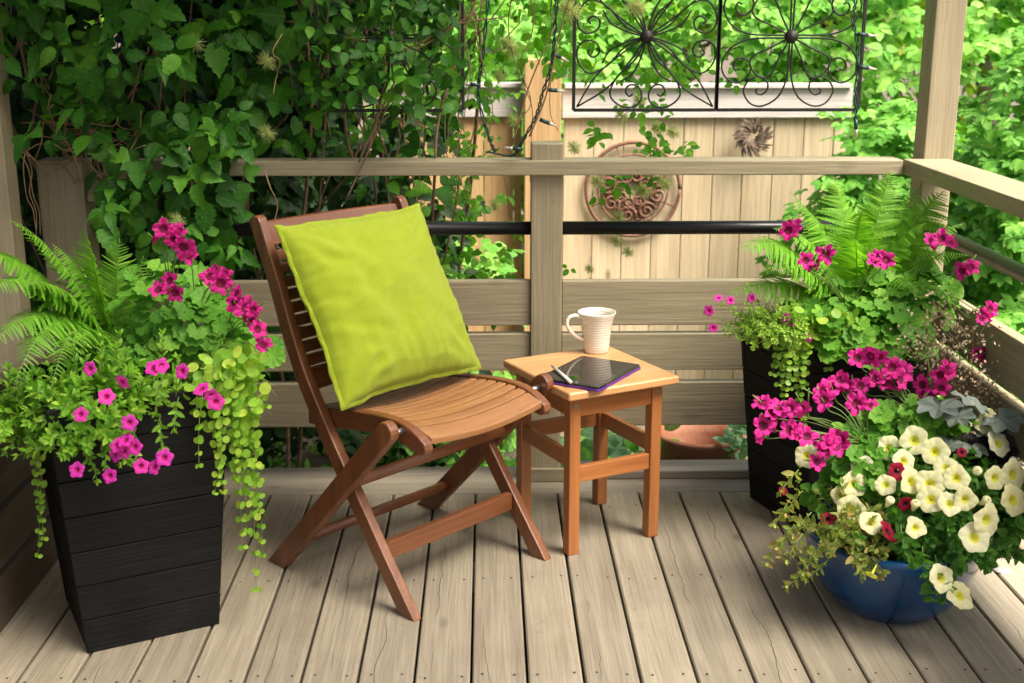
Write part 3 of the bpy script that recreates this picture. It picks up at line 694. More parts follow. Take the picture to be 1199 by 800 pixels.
# ------------------------------------------------------------------ flower meshes
def flower_mesh(name, lobes, amp, cup, ruf, mats, rings, tube=0.0, n=None, irregular=0.0, ctr_r=0):
    "face looks along +Z; unit radius; rings: list of (radius, z, material)"
    n = n or lobes*8; V = []; F = []; MI = []
    for (r, z, mi) in rings:
        for k in range(n):
            a = 2*math.pi*k/n
            lob = (abs(math.cos(lobes*a/2))**.55) if amp > .3 else (.5+.5*math.cos(lobes*a))
            g = 1 - amp*(1-lob)*max(0, (r-.25)/.75)
            rr = r*g*(1+irregular*math.sin(3*a+1)*r)
            zz = z + ruf*max(0, r-.4)*math.sin(lobes*2*a+r*3) + ruf*.5*max(0, r-.3)*math.cos(5*a+2)
            V.append((rr*math.cos(a), rr*math.sin(a), zz))
    for i in range(len(rings)-1):
        for k in range(n): F.append((i*n+k, i*n+(k+1) % n, (i+1)*n+(k+1) % n, (i+1)*n+k)); MI.append(rings[i+1][2])
    F.append(tuple(range(n-1, -1, -1))); MI.append(rings[0][2])
    me = bpy.data.meshes.new(name); me.from_pydata(V, [], F)
    for m in mats: me.materials.append(m)
    me.polygons.foreach_set('material_index', MI); me.polygons.foreach_set('use_smooth', [True]*len(F)); me.update()
    return me
PELR = [(.06, -.10, 1), (.22, -.02, 1), (.42, .05, 1), (.6, .12, 0), (.82, .18, 0), (1.0, .17, 0)]
FM_PEL = [flower_mesh('geranium_flower', 5, .42, .2, .16, [M['mag'], M['magdark'], M['stem']], PELR, irregular=.08*k) for k in range(3)]
PETR = [(.05, -.34, 1), (.12, -.22, 1), (.20, -.10, 1), (.34, .0, 1), (.55, .05, 0), (.80, .08, 0), (1.0, .03, 0)]
def pet(a, b, nm, amp=.12, ruf=.09, k=0): return flower_mesh(nm, 5, amp, .1, ruf, [a, b, M['stem']], PETR, irregular=.05*k)
FM_CREAM = [pet(M['cream'], M['creamc'], 'petunia_flower', k=k) for k in range(3)]
FM_RED = pet(M['red'], M['redc'], 'red_petunia_flower')
FM_PINK = pet(M['pink'], M['pinkc'], 'small_pink_flower', .2)
FM_PURP = pet(M['purplep'], M['pinkc'], 'small_purple_flower', .2)
BUDR = [(.05, -1.0, 2), (.16, -.6, 2), (.28, -.1, 0), (.45, .25, 0), (.38, .45, 0), (.1, .5, 0)]
FM_BUD = flower_mesh('petunia_bud', 5, .15, 0, .1, [M['cream'], M['creamc'], M['stem']], BUDR)
FM_WILT = flower_mesh('petunia_bud', 5, .15, 0, .1, [M['creamc'], M['creamc'], M['stem']], [(.05, -1.2, 2), (.12, -.5, 1), (.14, .0, 0), (.5, .25, 0), (.7, .15, 0)])
TOCAM = Vector((0, -.9, .45))
def place_flower(me, root, p, facing, r, label=None):
    o = bpy.data.objects.new('flower', me); put(o, root)
    z = Vector(facing).normalized(); x = z.orthogonal().normalized(); x = Matrix.Rotation(random.uniform(0, 6.28), 3, z) @ x; y = z.cross(x)
    mm = Matrix((x*r, y*r, z*r)).transposed().to_4x4(); mm.translation = Vector(p)-Vector(root.location); o.matrix_basis = mm
    if label: o['label'] = label
    return o

# ------------------------------------------------------------------ plant generators
class Plant:
    def __init__(s, name, loc, label, cat, group=None):
        s.root = empty(name, loc, 0, label, cat, group); s.lv = {}; s.tb = {}; s.off = Vector(loc)
    def leaf(s, key, it): s.lv.setdefault(key, []).append(it)
    def tube(s, mat, pts, r, r2=None, n=5):
        mb = s.tb.setdefault(mat, MB()); mb.off = s.off; mb.tube(pts, r, n, r2=r2)
    def sprig(s, base, d, Ln, proto, mat, lsize, nodes=5, droop=.3, ang=55, stem='stem', r=.0012, tip=True, spiral=False):
        p = Vector(base); d = Vector(d).normalized(); pts = [p.copy()]; st = Ln/nodes; roll = random.uniform(0, 6.28)
        for i in range(nodes):
            d = (d + Vector((0, 0, -droop/nodes)) + rv(.07)).normalized(); p = p + d*st; pts.append(p.copy())
            x = d.orthogonal().normalized(); k = 2 if not spiral else 1
            roll += 1.57 if not spiral else 2.4
            for q in range(k):
                sd = Matrix.Rotation(roll+q*math.pi, 3, d) @ x
                ld = (sd*math.sin(R(ang)) + d*math.cos(R(ang)) + rv(.12)).normalized()
                nm = (d*.8 - sd*.3 + Vector((0, 0, .5)) + rv(.2)).normalized()
                s.leaf((proto, mat), (p, ld, nm, lsize*(1-.45*i/nodes)*random.uniform(.75, 1.15)))
        if tip:
            x = d.orthogonal().normalized()
            for q in range(3):
                sd = Matrix.Rotation(roll+q*2.1, 3, d) @ x
                s.leaf((proto, mat), (p, (d+sd*.45).normalized(), (sd*-1+d*.4).normalized(), lsize*.6))
        s.tube(stem, pts, r, r*.6, 4)
        return pts
    def done(s, names=('foliage',)):
        for k, (key, items) in enumerate(s.lv.items()):
            leaves('foliage', PROTO[key[0]], items, M[key[1]], s.root, s.off)
        for mat, mb in s.tb.items():
            mb.build('stems', M[mat], s.root, smooth=True, fixn=False)
        return s.root
P_CURL = clean(strip_leaf([(0, 0), (.12, .03), (.22, .12), (.19, .17), (.28, .26), (.24, .31), (.29, .41), (.23, .46), (.25, .55), (.19, .60), (.19, .69), (.12, .73), (.10, .83), (.04, .90), (0, 1)], .45, .5, .12))
PROTO = dict(curl=P_CURL, serr=P_SERR, lobe=P_LOBE, oval=P_OVAL, lance=P_LANCE, broad=P_BROAD, blade=P_BLADE, pel=P_PEL, round=P_ROUND, heuch=P_HEUCH)

def fern(root_name, base, tips, label, width=.085):
    rt = empty(root_name, base, 0, label, 'fern')
    for (tip, arch, wd) in tips:
        a = Vector(base) + rv(.012); b = Vector(tip); a.z = base[2]
        mid = a.lerp(b, .45) + Vector((0, 0, arch)); 
        pts = [(1-t)**2*a + 2*(1-t)*t*mid + t*t*b for t in [i/30 for i in range(31)]]
        Ln = sum((pts[i+1]-pts[i]).length for i in range(30)); items = []
        hor = (b-a); side0 = Vector((hor.y, -hor.x, 0))
        if side0.length < .06: side0 = Vector((1, .3, 0))
        side0.normalize()
        vw = (Vector((0, -2.6, .6))).normalized()
        n = max(16, int(Ln/.0105))
        for i in range(n):
            t = .14 + .85*i/n; k = t*30; j = min(29, int(k)); p = pts[j].lerp(pts[j+1], k-j); tg = (pts[min(30, j+1)]-pts[max(0, j-1)]).normalized()
            nm = side0.cross(tg).normalized()
            if nm.z < 0: nm = -nm
            # fronds turn their face a little to the light
            nm = (nm*.6 + Vector((.1, -.6, .5))*.7); nm = (nm - tg*nm.dot(tg)).normalized(); sd = tg.cross(nm)
            pf = math.sin(math.pi*min(1, (t+.12))**.8)**.8 if t < .97 else .15
            pf = min(1, t/.3)**.5 * (1-((t-.3)/.72)**1.6 if t > .3 else 1); pf = max(pf, .06)
            for sg in (-1, 1):
                dd = (sd*sg + tg*.42 + nm*-.12 + rv(.07)).normalized()
                items.append((p, dd, nm+sd*sg*.25+rv(.16), wd*pf*random.uniform(.82, 1.08)))
        fr = leaves('frond', P_PINNA, items, M['fern'], rt, base)
        # rachis joined to the frond as its own sub-part
        mb = MB(); mb.off = Vector(base); mb.tube(pts, .0022, 5, r2=.0006); mb.build('rachis', M['stem'], fr, smooth=True, fixn=False)
    return rt

def pel_plant(name, loc, blob, n_leaf, label, flowers, yfn, r_f=.024, leafsize=.055, crown_up=.5, mats='pelleaf'):
    "blob: list of (centre, radii); flowers: list of px positions"
    P = Plant(name, loc, label, 'plant'); base = Vector(loc)
    for i in range(n_leaf):
        c, rad = random.choice(blob); d = rdir(); d.z = abs(d.z)*.9+.0; 
        if d.y > 0 and random.random() < .5: d.y *= -1
        p = Vector(c) + Vector((d.x*rad[0], d.y*rad[1], d.z*rad[2]))*random.uniform(.55, 1.0)
        nm = (d*.6 + Vector((0, -.45, .65)) + rv(.28)).normalized(); ld = (Vector((d.x, d.y, -.25))+rv(.35)).normalized(); ld = (ld-nm*ld.dot(nm)).normalized()
        P.leaf(('pel', mats), (p, ld, nm, leafsize*random.uniform(.55, 1.15)))
        if i % 3 == 0: P.tube('stem', catmull([base+rv(.02), base.lerp(p, .5)+Vector((0, 0, .03)), p], 3), .0014, .0009, 4)
    P.done()
    stk = MB(); stk.off = P.off
    for (x, y, *o) in flowers:
        p = at(x, y, yfn(x, y)) + Vector((0, random.uniform(-.012, .012), 0))
        tri = (Vector((0, -1, .35)) + rv(.38)).normalized()
        place_flower(random.choice(FM_PEL), P.root, p, tri, r_f*(o[0] if o else 1)*random.uniform(.88, 1.12))
        if stk.v is not None:
            near = [Vector(c) for c, _ in blob]; c = min(near, key=lambda q: (q-p).length); e = c+Vector((0, 0, .02))
            q = p+(e-p).normalized()*.03+Vector((0, .012, -.012)); stk.tube(catmull([e, q.lerp(e, .4)+Vector((0, 0, .015)), q, p-tri*.004], 4), .0012, 5)
            if random.random() < .5:
                for _ in range(3): w_ = p+rv(.014)+Vector((0, .01, .004)); stk.tube([q, w_, w_+(w_-q).normalized()*.008], .0022, 5, r2=.0012)
    stk.build('flower_stalks', M['stem'], P.root, smooth=True, fixn=False)
    return P

def strand(P, pts, sz, mat='jenny', gap=None):
    pts = catmull(pts, 6); P.tube('stem', pts, .0011, .0007, 4); acc = 0; gap = gap or sz*.62; roll = 0
    tot = sum((pts[i+1]-pts[i]).length for i in range(len(pts)-1)); run = 0
    for i in range(len(pts)-1):
        a, b = pts[i], pts[i+1]; l = (b-a).length; acc += l; run += l
        if acc >= gap:
            acc = 0; d = (b-a).normalized(); f = 1-.55*(run/tot)
            sd = Vector((1, -.35, 0)) if roll % 2 == 0 else Vector((.8, -.8, .2)); roll += 1
            sd = (sd - d*sd.dot(d)).normalized()
            for sg in (-1, 1):
                P.leaf(('round', mat), (b, (sd*sg+d*.25+rv(.15)).normalized(), (Vector((0, -1, .55))+rv(.25)).normalized(), sz*f*random.uniform(.85, 1.15)))

# ---------------- left planter planting
Z1 = .545
fern('fern', (-.86, 2.78, .54), [
    (at(8, 256, 2.55), .15, .07), (at(98, 268, 2.70), .08, .08), (at(140, 280, 2.82), .06, .075), (at(168, 300, 2.85), .05, .07), (at(60, 285, 2.70), .10, .08),
    (at(-20, 345, 2.45), .22, .085), (at(-15, 410, 2.42), .22, .085), (at(15, 455, 2.40), .28, .09), (at(30, 335, 2.5), .16, .085), (at(60, 455, 2.4), .24, .08), (at(-40, 300, 2.5), .2, .10)],
    'green fern with arching fronds at the back left of the left planter')
LP = [(184, 273), (206, 278), (193, 267), (221, 300), (216, 288), (186, 339), (204, 344), (199, 329), (246, 324), (259, 331), (252, 318, .8), (276, 354), (288, 361), (278, 343, .8), (295, 372), (303, 384, .9), (309, 404, .8), (297, 362, .8), (210, 270, .8), (262, 322, .7)]
pel_plant('geranium', (-.70, 2.74, Z1), [((-.66, 2.74, .66), (.13, .12, .12)), ((-.72, 2.76, .70), (.11, .10, .13)), ((-.60, 2.72, .60), (.10, .10, .10)), ((-.80, 2.72, .60), (.12, .10, .08))], 230,
          'magenta geranium with round scalloped leaves at the back right of the left planter', LP, lambda x, y: 2.58-(x-200)*.0003, r_f=.0235, leafsize=.052)
def scatter_sprigs(P, centre, rad, n, proto, mat, ls, Ln, up=.5, front=.6, nodes=6, droop=.35, ang=50, inner=.35):
    c = Vector(centre)
    for i in range(n):
        d = rdir(); d.z = abs(d.z)*up + random.uniform(-.25, .15); d.y -= front*random.random(); d.normalize()
        q = Vector((d.x*rad[0], d.y*rad[1], d.z*rad[2]))
        b = c + q*random.uniform(inner, .75); dd = Vector((d.x/1, d.y, d.z+.35)) + rv(.22)
        P.sprig(b, dd, Ln*random.uniform(.6, 1.2), proto, mat, ls*random.uniform(.8, 1.15), nodes, droop, ang)
P = Plant('trailing_petunia', (-.86, 2.56, Z1), 'bushy plant with small pink flowers over the front of the left planter', 'plant')
scatter_sprigs(P, (-.84, 2.52, .53), (.15, .12, .08), 66, 'oval', 'calleaf', .040, .10, up=1.0, droop=.15)
scatter_sprigs(P, (-.84, 2.45, .50), (.11, .06, .07), 28, 'oval', 'calleaf', .032, .08, up=.4, droop=.5)
scatter_sprigs(P, (-.95, 2.56, .49), (.12, .12, .07), 36, 'oval', 'calleaf', .030, .09, up=.6, droop=.4)
scatter_sprigs(P, (-1.03, 2.46, .49), (.10, .12, .06), 30, 'oval', 'calleaf', .030, .10, up=.9, droop=.2)
for x, y in ((100, 398), (118, 402), (135, 398), (190, 392), (88, 400), (62, 432), (140, 410), (206, 420), (9, 425), (25, 440), (160, 430), (178, 405)):
    b = at(x, y+45, 2.47); P.sprig(b, at(x, y, 2.45)-b, .095, 'oval', 'calleaf', .027, 7, .05, 38)
for x, y in ((60, 520), (75, 535), (100, 530), (120, 545), (150, 535), (182, 520), (195, 500), (188, 480), (110, 560), (90, 505), (140, 500), (165, 548)):
    b = at(x+random.uniform(-15, 15), y-35, 2.42); P.sprig(b, at(x, y, 2.36)-b, .08, 'oval', 'calleaf', .024, 6, .1, 50)
P.done()
for k, (x, y) in enumerate([(108, 432), (150, 449), (124, 462), (187, 429), (213, 436), (99, 485), (152, 497), (140, 522), (147, 531), (158, 524), (150, 516), (135, 530), (192, 537), (167, 546), (181, 548), (91, 551), (125, 557), (236, 457), (248, 463), (180, 430), (252, 470)]):
    pur = y > 480 and k % 3 == 0
    place_flower(FM_PURP if pur else FM_PINK, P.root, at(x, y, 2.33 if y > 445 else 2.38)+rv(.003), Vector((0, -1, .25))+rv(.4), random.uniform(.016, .019))
P = Plant('creeping_jenny', (-.62, 2.62, Z1), 'lime creeping jenny with round leaves cascading down the right side of the left planter', 'plant')
for (x0, y0, x1, y1, Yt, Yb, sz) in [(250, 440, 262, 575, 2.50, 2.47, .026), (238, 455, 233, 545, 2.49, 2.45, .024), (262, 450, 252, 577, 2.50, 2.46, .024), (272, 445, 285, 640, 2.56, 2.53, .028), (285, 430, 300, 690, 2.58, 2.55, .028), (292, 440, 308, 650, 2.60, 2.57, .027), (280, 460, 296, 600, 2.55, 2.52, .028),
                                     (300, 430, 313, 475, 2.62, 2.62, .026), (268, 430, 277, 560, 2.53, 2.5, .027), (276, 440, 290, 620, 2.54, 2.5, .027), (45, 480, 45, 650, 2.46, 2.44, .022), (40, 500, 52, 630, 2.45, 2.44, .020), (190, 465, 205, 478, 2.40, 2.4, .02), (288, 450, 302, 590, 2.56, 2.52, .027)]:
    a = at(x0, y0-25, Yt+.05); b = at(x0, y0, Yt); c = at((x0+x1)/2+random.uniform(-4, 4), (y0+y1)/2, (Yt+Yb)/2-.005); e = at(x1, y1, Yb)
    strand(P, [a, b, c, e], sz)
for i in range(150):
    p = at(random.gauss(262, 20), random.gauss(455, 22), random.uniform(2.50, 2.62)); P.leaf(('round', 'jenny'), (p, rdir(), Vector((0, -.6, .8))+rv(.3), random.uniform(.018, .03)))
P.done()
P = Plant('grass_tuft', (-.60, 2.66, Z1), 'tuft of fine yellow green grass arching over the right corner of the left planter', 'grass')
for i in range(60):
    a = Vector((-.64+random.gauss(0, .03), 2.66+random.gauss(0, .03), Z1)); tx, ty = random.uniform(225, 330), random.uniform(395, 500); e = at(tx, ty, random.uniform(2.52, 2.68))
    md = a.lerp(e, .5)+Vector((0, 0, random.uniform(.06, .14)))
    P.tube('grass', [(1-t)**2*a+2*(1-t)*t*md+t*t*e for t in [k/9 for k in range(10)]], .0011, .0004, 3)
P.done()

# ---------------- right planter planting
fern('fern', (.985, 3.22, .52), [
    (at(905, 268, 3.08), .16, .09), (at(862, 292, 3.0), .2, .11), (at(850, 345, 3.02), .15, .09), (at(975, 205, 3.30), .10, .10), (at(1045, 198, 3.32), .10, .10),
    (at(1108, 222, 3.25), .12, .11), (at(1085, 262, 3.1), .14, .10), (at(1010, 245, 3.12), .10, .09), (at(1075, 345, 2.98), .18, .08), (at(940, 240, 3.2), .10, .09), (at(1128, 262, 3.28), .12, .07), (at(925, 225, 3.22), .12, .075), (at(1000, 280, 3.02), .14, .07), (at(1045, 300, 2.98), .16, .075), (at(890, 320, 2.98), .18, .075), (at(1080, 215, 3.35), .1, .08), (at(1135, 300, 3.1), .16, .07)],
    'large bright fern spreading over the back of the right planter')
RP = [(922, 269), (931, 266), (942, 304), (957, 305), (966, 297), (1022, 306), (1036, 304), (1092, 283), (1101, 279), (1111, 283), (1127, 317), (1137, 313), (1154, 369), (1160, 363), (1152, 415), (1163, 416), (1142, 412, .8), (1148, 373, .8), (948, 311, .8), (1029, 301, .8)]
pel_plant('geranium', (.97, 3.12, .51), [((.93, 3.08, .59), (.15, .12, .10)), ((1.05, 3.08, .60), (.15, .12, .11)), ((1.10, 3.12, .64), (.09, .10, .11)), ((.98, 3.0, .54), (.17, .06, .07))], 300,
          'magenta geranium with pale green leaves in the right planter', RP, lambda x, y: 2.93 if x < 1120 else 2.97, r_f=.0235, leafsize=.056)
P = Plant('trailing_petunia', (.80, 3.08, .51), 'lime leaved plant with tiny pink flowers at the left corner of the right planter', 'plant')
scatter_sprigs(P, (.725, 3.03, .56), (.09, .09, .08), 110, 'oval', 'limeleaf', .019, .055, up=1.0, droop=.3, nodes=6)
for x, y in [(841, 349), (830, 364), (880, 349), (835, 384), (855, 352), (850, 365), (858, 375), (845, 358), (866, 345), (850, 380), (862, 340)]:
    b = Vector((.70, 3.02, .55))+rv(.015); e = at(x, y, 2.98); P.sprig(b, e-b, (e-b).length*.97, 'oval', 'limeleaf', .018, 7, .02, 55)
P.done()
for x, y in [(841, 349), (830, 364), (880, 349), (919, 372), (947, 396), (835, 384), (855, 352), (926, 377)]:
    place_flower(FM_PINK, P.root, at(x, y, 2.97), Vector((-.2, -1, .3))+rv(.4), random.uniform(.011, .015))
P = Plant('creeping_jenny', (.85, 3.02, .51), 'lime creeping jenny hanging down the front corner of the right planter', 'plant')
for (x0, y0, x1, y1, sz) in [(918, 375, 905, 438, .024), (925, 375, 918, 470, .026), (932, 380, 925, 455, .026), (940, 385, 935, 475, .026), (946, 380, 942, 455, .024), (925, 380, 912, 450, .024), (965, 382, 970, 432, .026), (975, 380, 985, 415, .026), (990, 380, 1002, 400, .024), (942, 490, 930, 600, .012), (915, 385, 907, 430, .018)]:
    Yf = 2.99; strand(P, [at(x0+4, y0-18, Yf+.06), at(x0, y0, Yf), at((x0+x1)/2, (y0+y1)/2, Yf-.01), at(x1, y1, Yf)], sz)
for i in range(110):
    p = at(random.uniform(910, 1000), random.gauss(378, 9), random.uniform(2.97, 3.06)); P.leaf(('round', 'jenny'), (p, rdir(), Vector((0, -.6, .8))+rv(.3), random.uniform(.018, .028)))
P.done()

# ---------------- blue pot planting
def dome(x, y, c, r, f=1.0):
    "distance at which the sight line meets the planting's outer shell"
    d = FW + RT*((x-CX)/FPX) + UP*((CY-y)/FPX); o = Vector((0, 0, CH))-Vector(c)
    A_ = sum((d[i]/(r[i]*f))**2 for i in range(3)); B_ = 2*sum(d[i]*o[i]/(r[i]*f)**2 for i in range(3)); C_ = sum((o[i]/(r[i]*f))**2 for i in range(3))-1
    D_ = B_*B_-4*A_*C_; t = (-B_-math.sqrt(D_))/(2*A_) if D_ > 0 else -B_/(2*A_)
    return d.y*t
DC, DR = (1.03, 2.65, .18), (.215, .20, .20)
BY = lambda x, y: dome(x, y, DC, DR, 1.2 if y < 600 else 1.3) if y > 500 else 2.72
P = Plant('petunia', (PC.x, PC.y, .165), 'cream petunia with yellow throats spilling over the blue pot', 'plant')
for i in range(230):
    d = rdir(); d.z = abs(d.z)*.9+.05; d.y -= .5*random.random(); d.normalize()
    b = Vector(DC)+Vector((d.x*DR[0], d.y*DR[1], d.z*DR[2]))*random.uniform(.55, .78)
    P.sprig(b, d+Vector((0, 0, .2))+rv(.3), random.uniform(.035, .06), 'broad', 'petleaf', random.uniform(.028, .042), 4, .25, 58)
scatter_sprigs(P, (1.17, 2.60, .22), (.08, .10, .09), 40, 'broad', 'petleaf', .034, .06, up=.8, droop=.4, nodes=4, ang=58)
for (x, y) in ((1095, 690), (1105, 700), (1090, 698), (1100, 680), (1112, 688), (1070, 660), (1060, 645), (1085, 670)):
    b = at(x-5, y-30, 2.44); P.sprig(b, at(x, y, 2.40)-b, .055, 'broad', 'petleaf', .03, 4, .2, 55)
P.done()
CP = [(945, 534), (978, 536), (1001, 531), (1011, 549), (1000, 567), (996, 597, 1.1), (1020, 525, .6), (1041, 525), (1033, 511, .65), (1071, 516, 1.15), (1095, 529, 1.1), (1067, 564), (1089, 567, 1.1), (1090, 585), (1037, 568, .8), (1156, 495, 1.15), (1169, 520, 1.05), (1186, 556, 1.2), (1186, 586, 1.2), (1155, 609, 1.15), (1141, 630, 1.15), (1102, 677, 1.05), (1124, 698, 1.05), (990, 541, .8), (1120, 560), (1112, 590, .9), (1058, 540, .9), (1020, 612, .9), (1108, 548, .9), (1072, 618, .8), (1130, 585, .9), (985, 580, .8), (1165, 560, .9)]
for x, y, *s in CP:
    p = at(x, y, BY(x, y)); place_flower(random.choice(FM_CREAM), P.root, p, Vector(((x-1060)*.003, -1, .5))+rv(.2), .031*(s[0] if s else 1))
for x, y in ((1041, 588), (1071, 592), (1153, 587), (1060, 505), (1144, 552)):
    place_flower(FM_BUD, P.root, at(x, y, BY(x, y)), Vector((.2, -.6, .8))+rv(.3), .024)
place_flower(FM_WILT, P.root, at(1021, 672, 2.42), Vector((-.5, -.5, -.6)), .02, 'small wilted cream flower hanging down'); 
P = Plant('petunia', (.90, 2.66, .165), 'small red flowers among the cream ones in the blue pot', 'plant')
for i in range(14): P.sprig(Vector((.92+random.gauss(0, .06), 2.54, .22+random.gauss(0, .03))), Vector((0, -.6, .4))+rv(.4), .07, 'broad', 'petleaf', .034, 4, .3, 58)
P.done()
for x, y, s in ((1040, 623, .028), (1050, 552, .022), (1060, 590, .018), (969, 608, .018), (917, 575, .012), (956, 545, .018), (1126, 530, .012)):
    place_flower(FM_RED, P.root, at(x, y, BY(x, y)), Vector((0, -1, .3))+rv(.25), s)
BP = [(1004, 420), (1019, 416), (1028, 417), (962, 456), (974, 454), (985, 446), (1007, 452), (1024, 443), (1037, 440), (1049, 449), (1060, 437), (1045, 431), (1082, 452), (1092, 459), (1101, 454), (1099, 437), (1109, 433), (966, 470), (1004, 474), (1017, 475), (893, 473), (912, 478), (903, 482), (924, 478), (938, 479), (892, 497), (901, 500), (932, 504), (944, 510), (924, 502), (888, 508), (970, 516), (986, 516), (978, 522), (964, 523), (955, 540, .8), (1052, 443), (1032, 449), (992, 450, .8), (1085, 461, .8)]
pel_plant('geranium', (.98, 2.78, .165), [((.93, 2.76, .30), (.14, .10, .13)), ((1.00, 2.78, .34), (.13, .10, .11)), ((.86, 2.72, .24), (.11, .10, .11)), ((.95, 2.68, .34), (.13, .09, .085)), ((.90, 2.66, .30), (.10, .07, .07)), ((1.0, 2.74, .42), (.14, .06, .07)), ((.88, 2.70, .36), (.09, .06, .06))], 420,
          'magenta geranium rising behind the cream petunias in the blue pot', BP, lambda x, y: 2.76 if y < 465 else 2.62, r_f=.025, leafsize=.048)
P = Plant('coral_bells', (1.14, 2.82, .15), 'silver and purple black leaves with airy tan sprays right of the blue pot', 'plant')
for (x, y, sz, Yv) in ((1108, 492, .095, 2.70), (1128, 486, .09, 2.74), (1118, 505, .07, 2.68), (1165, 508, .09, 2.72), (1150, 522, .06, 2.72), (1115, 538, .06, 2.66), (1140, 545, .06, 2.68)):
    P.leaf(('heuch', 'silver'), (at(x, y-12, Yv)+Vector((0, .03, .02)), Vector((random.gauss(0, .3), -1, -.25)), Vector((random.gauss(0, .2), -.35, 1)), sz))
for i in range(26):
    x, y = random.uniform(1095, 1185), random.uniform(495, 570)
    P.leaf(('heuch', 'darkheuch'), (at(x, y, random.uniform(2.74, 2.82)), Vector((random.gauss(0, .5), -1, -.3)), Vector((random.gauss(0, .3), -.4, 1)), random.uniform(.05, .08)))
for (x, y, n) in ((1100, 360, 55), (1085, 385, 60), (1110, 400, 60), (1085, 410, 55), (1135, 430, 60), (1150, 455, 60), (1160, 470, 50), (1120, 375, 45), (1185, 500, 45), (1195, 470, 30), (1075, 400, 40), (1140, 385, 30), (1190, 520, 40), (1105, 425, 40)):
    top = at(x, y, 2.86); b = Vector((1.13, 2.84, .2)); P.tube('redstem', catmull([b, b.lerp(top, .5)+Vector((.02, 0, .02)), top], 5), .0011, .0006, 4)
    for i in range(n):
        p = top + Vector((random.gauss(0, .030), random.gauss(0, .018), random.gauss(-.012, .028)))
        P.leaf(('round', 'tan'), (p, rdir(), rdir(), random.uniform(.0045, .0075)))
        P.leaf(('round', 'tan'), (p, rdir(), rdir(), random.uniform(.0045, .0075)))
        if i % 3 == 0: P.tube('redstem', [top+Vector((0, 0, -.05+random.uniform(-.02, .05))), p], .0005, .0004, 3)
P.done()
P = Plant('variegated_trailer', (.83, 2.62, .165), 'yellow green variegated sprigs trailing over the left rim of the blue pot', 'plant')
scatter_sprigs(P, (.82, 2.58, .21), (.08, .08, .08), 40, 'oval', 'varleaf', .028, .07, up=.8, droop=.5, nodes=5, ang=60)
scatter_sprigs(P, (.79, 2.54, .20), (.07, .05, .04), 18, 'oval', 'varleaf', .028, .09, up=.1, droop=.6, nodes=5, ang=60)
for (x, y) in ((890, 655), (905, 640), (915, 600), (910, 575), (920, 690), (945, 680), (900, 610), (935, 665), (915, 650), (960, 645), (985, 640), (925, 625)):
    b = at(x+25, y-25, 2.50); P.sprig(b, at(x, y, 2.45)-b, .07, 'oval', 'varleaf', .026, 5, .3, 58)
P.done()

# ------------------------------------------------------------------ background: cedar fence
FY = 5.6
def fence(x0, x1, label, capmat, mat, top, capz):
    rt = empty('cedar_fence', ((x0+x1)/2, FY, -.36), 0, label, 'fence')
    x = x0; mb = MB(); mb.off = Vector(rt.location); k = 0
    while x < x1-.02:
        w = min(.1315, x1-x); mb.box(x, x+w, FY+random.uniform(0, .003), FY+.02, -.36, top); x += w+.004; k += 1
    mb.build('board', M[mat], rt, bevel=.002)
    mb = MB(); mb.off = Vector(rt.location); mb.box(x0-.01, x1+.01, FY-.022, FY-.002, capz[0], capz[1]); mb.build('top_board', M[capmat], rt, bevel=.003)
    mb = MB(); mb.off = Vector(rt.location); mb.box(x0, x1, FY-.04, FY+.045, capz[1]+.002, capz[1]+.022); mb.build('coping', M[capmat], rt, bevel=.003)
    return rt
fence(.345, 1.62, 'cedar board fence with a pale top board beyond the right half of the railing', 'cap', 'cedar', .93, (.900, 1.028))
fence(-.42, .155, 'orange tinted cedar fence half hidden by vine beyond the left half of the railing', 'cap', 'cedar2', .93, (.905, 1.032))
fp2 = empty('fence_post', (.25, 5.56, -.36), 0, 'wide orange cedar post between the two fence sections', 'post')
part(fp2, 'shaft', M['cedar2'], lambda b: b.box(.165, .325, FY-.12, FY-.03, -.36, 1.16))
# round scroll medallion
mc = at(741, 222, FY-.02); RM = .212
md = empty('wall_medallion', mc, 0, 'round brown iron scrollwork medallion hung on the cedar fence', 'wall ornament')
mb = MB(); mb.tube([Vector((RM*math.cos(a), 0, RM*math.sin(a))) for a in [k*math.pi/24 for k in range(49)]], .0085, 8); mb.build('ring', M['rust'], md, smooth=True)
def spiral(cx, cz, r, a0, turns, n=18, y=0, sg=1): return [Vector((cx+r*(1-.85*t)*math.cos(a0+sg*turns*6.283*t), y, cz+r*(1-.85*t)*math.sin(a0+sg*turns*6.283*t))) for t in [k/n for k in range(n+1)]]
mb = MB()
ri = .158; 
mb.tube([Vector((ri*math.cos(a), -.004, ri*math.sin(a))) for a in [R(k*7.5) for k in range(49)]], .005, 6)
for k in range(8):
    a = k*math.pi/4+.39
    for sg in (-1, 1):
        cx, cz = .116*math.cos(a+sg*.19), .116*math.sin(a+sg*.19); mb.tube(spiral(cx, cz, .042, a+math.pi/2*sg, 1.6, y=-.003*sg, sg=sg), .0058, 5)
        cx, cz = .062*math.cos(a+sg*.3+.39), .062*math.sin(a+sg*.3+.39); mb.tube(spiral(cx, cz, .031, a, 1.4, y=.003*sg, sg=-sg), .0052, 5)
    mb.tube([Vector((.03*math.cos(a), 0, .03*math.sin(a))), Vector((RM*math.cos(a), 0, RM*math.sin(a)))], .0035, 5)
mb.build('scrollwork', M['rust'], md, smooth=True)
wc = at(880, 160, FY-.04)
wr = empty('twig_wreath', wc, 0, 'small grey brown spiky twig wreath on the cedar fence under the pale board', 'wall ornament')
its = []
for k in range(170):
    a = random.uniform(0, 6.283); r = random.uniform(.012, .07); its.append(((r*math.cos(a), random.uniform(-.03, 0), r*math.sin(a)), (math.cos(a+.7), -.5, math.sin(a+.7)), (0, -1, .1), .038))
leaves('twigs', P_LANCE, its, M['wicker'], wr)

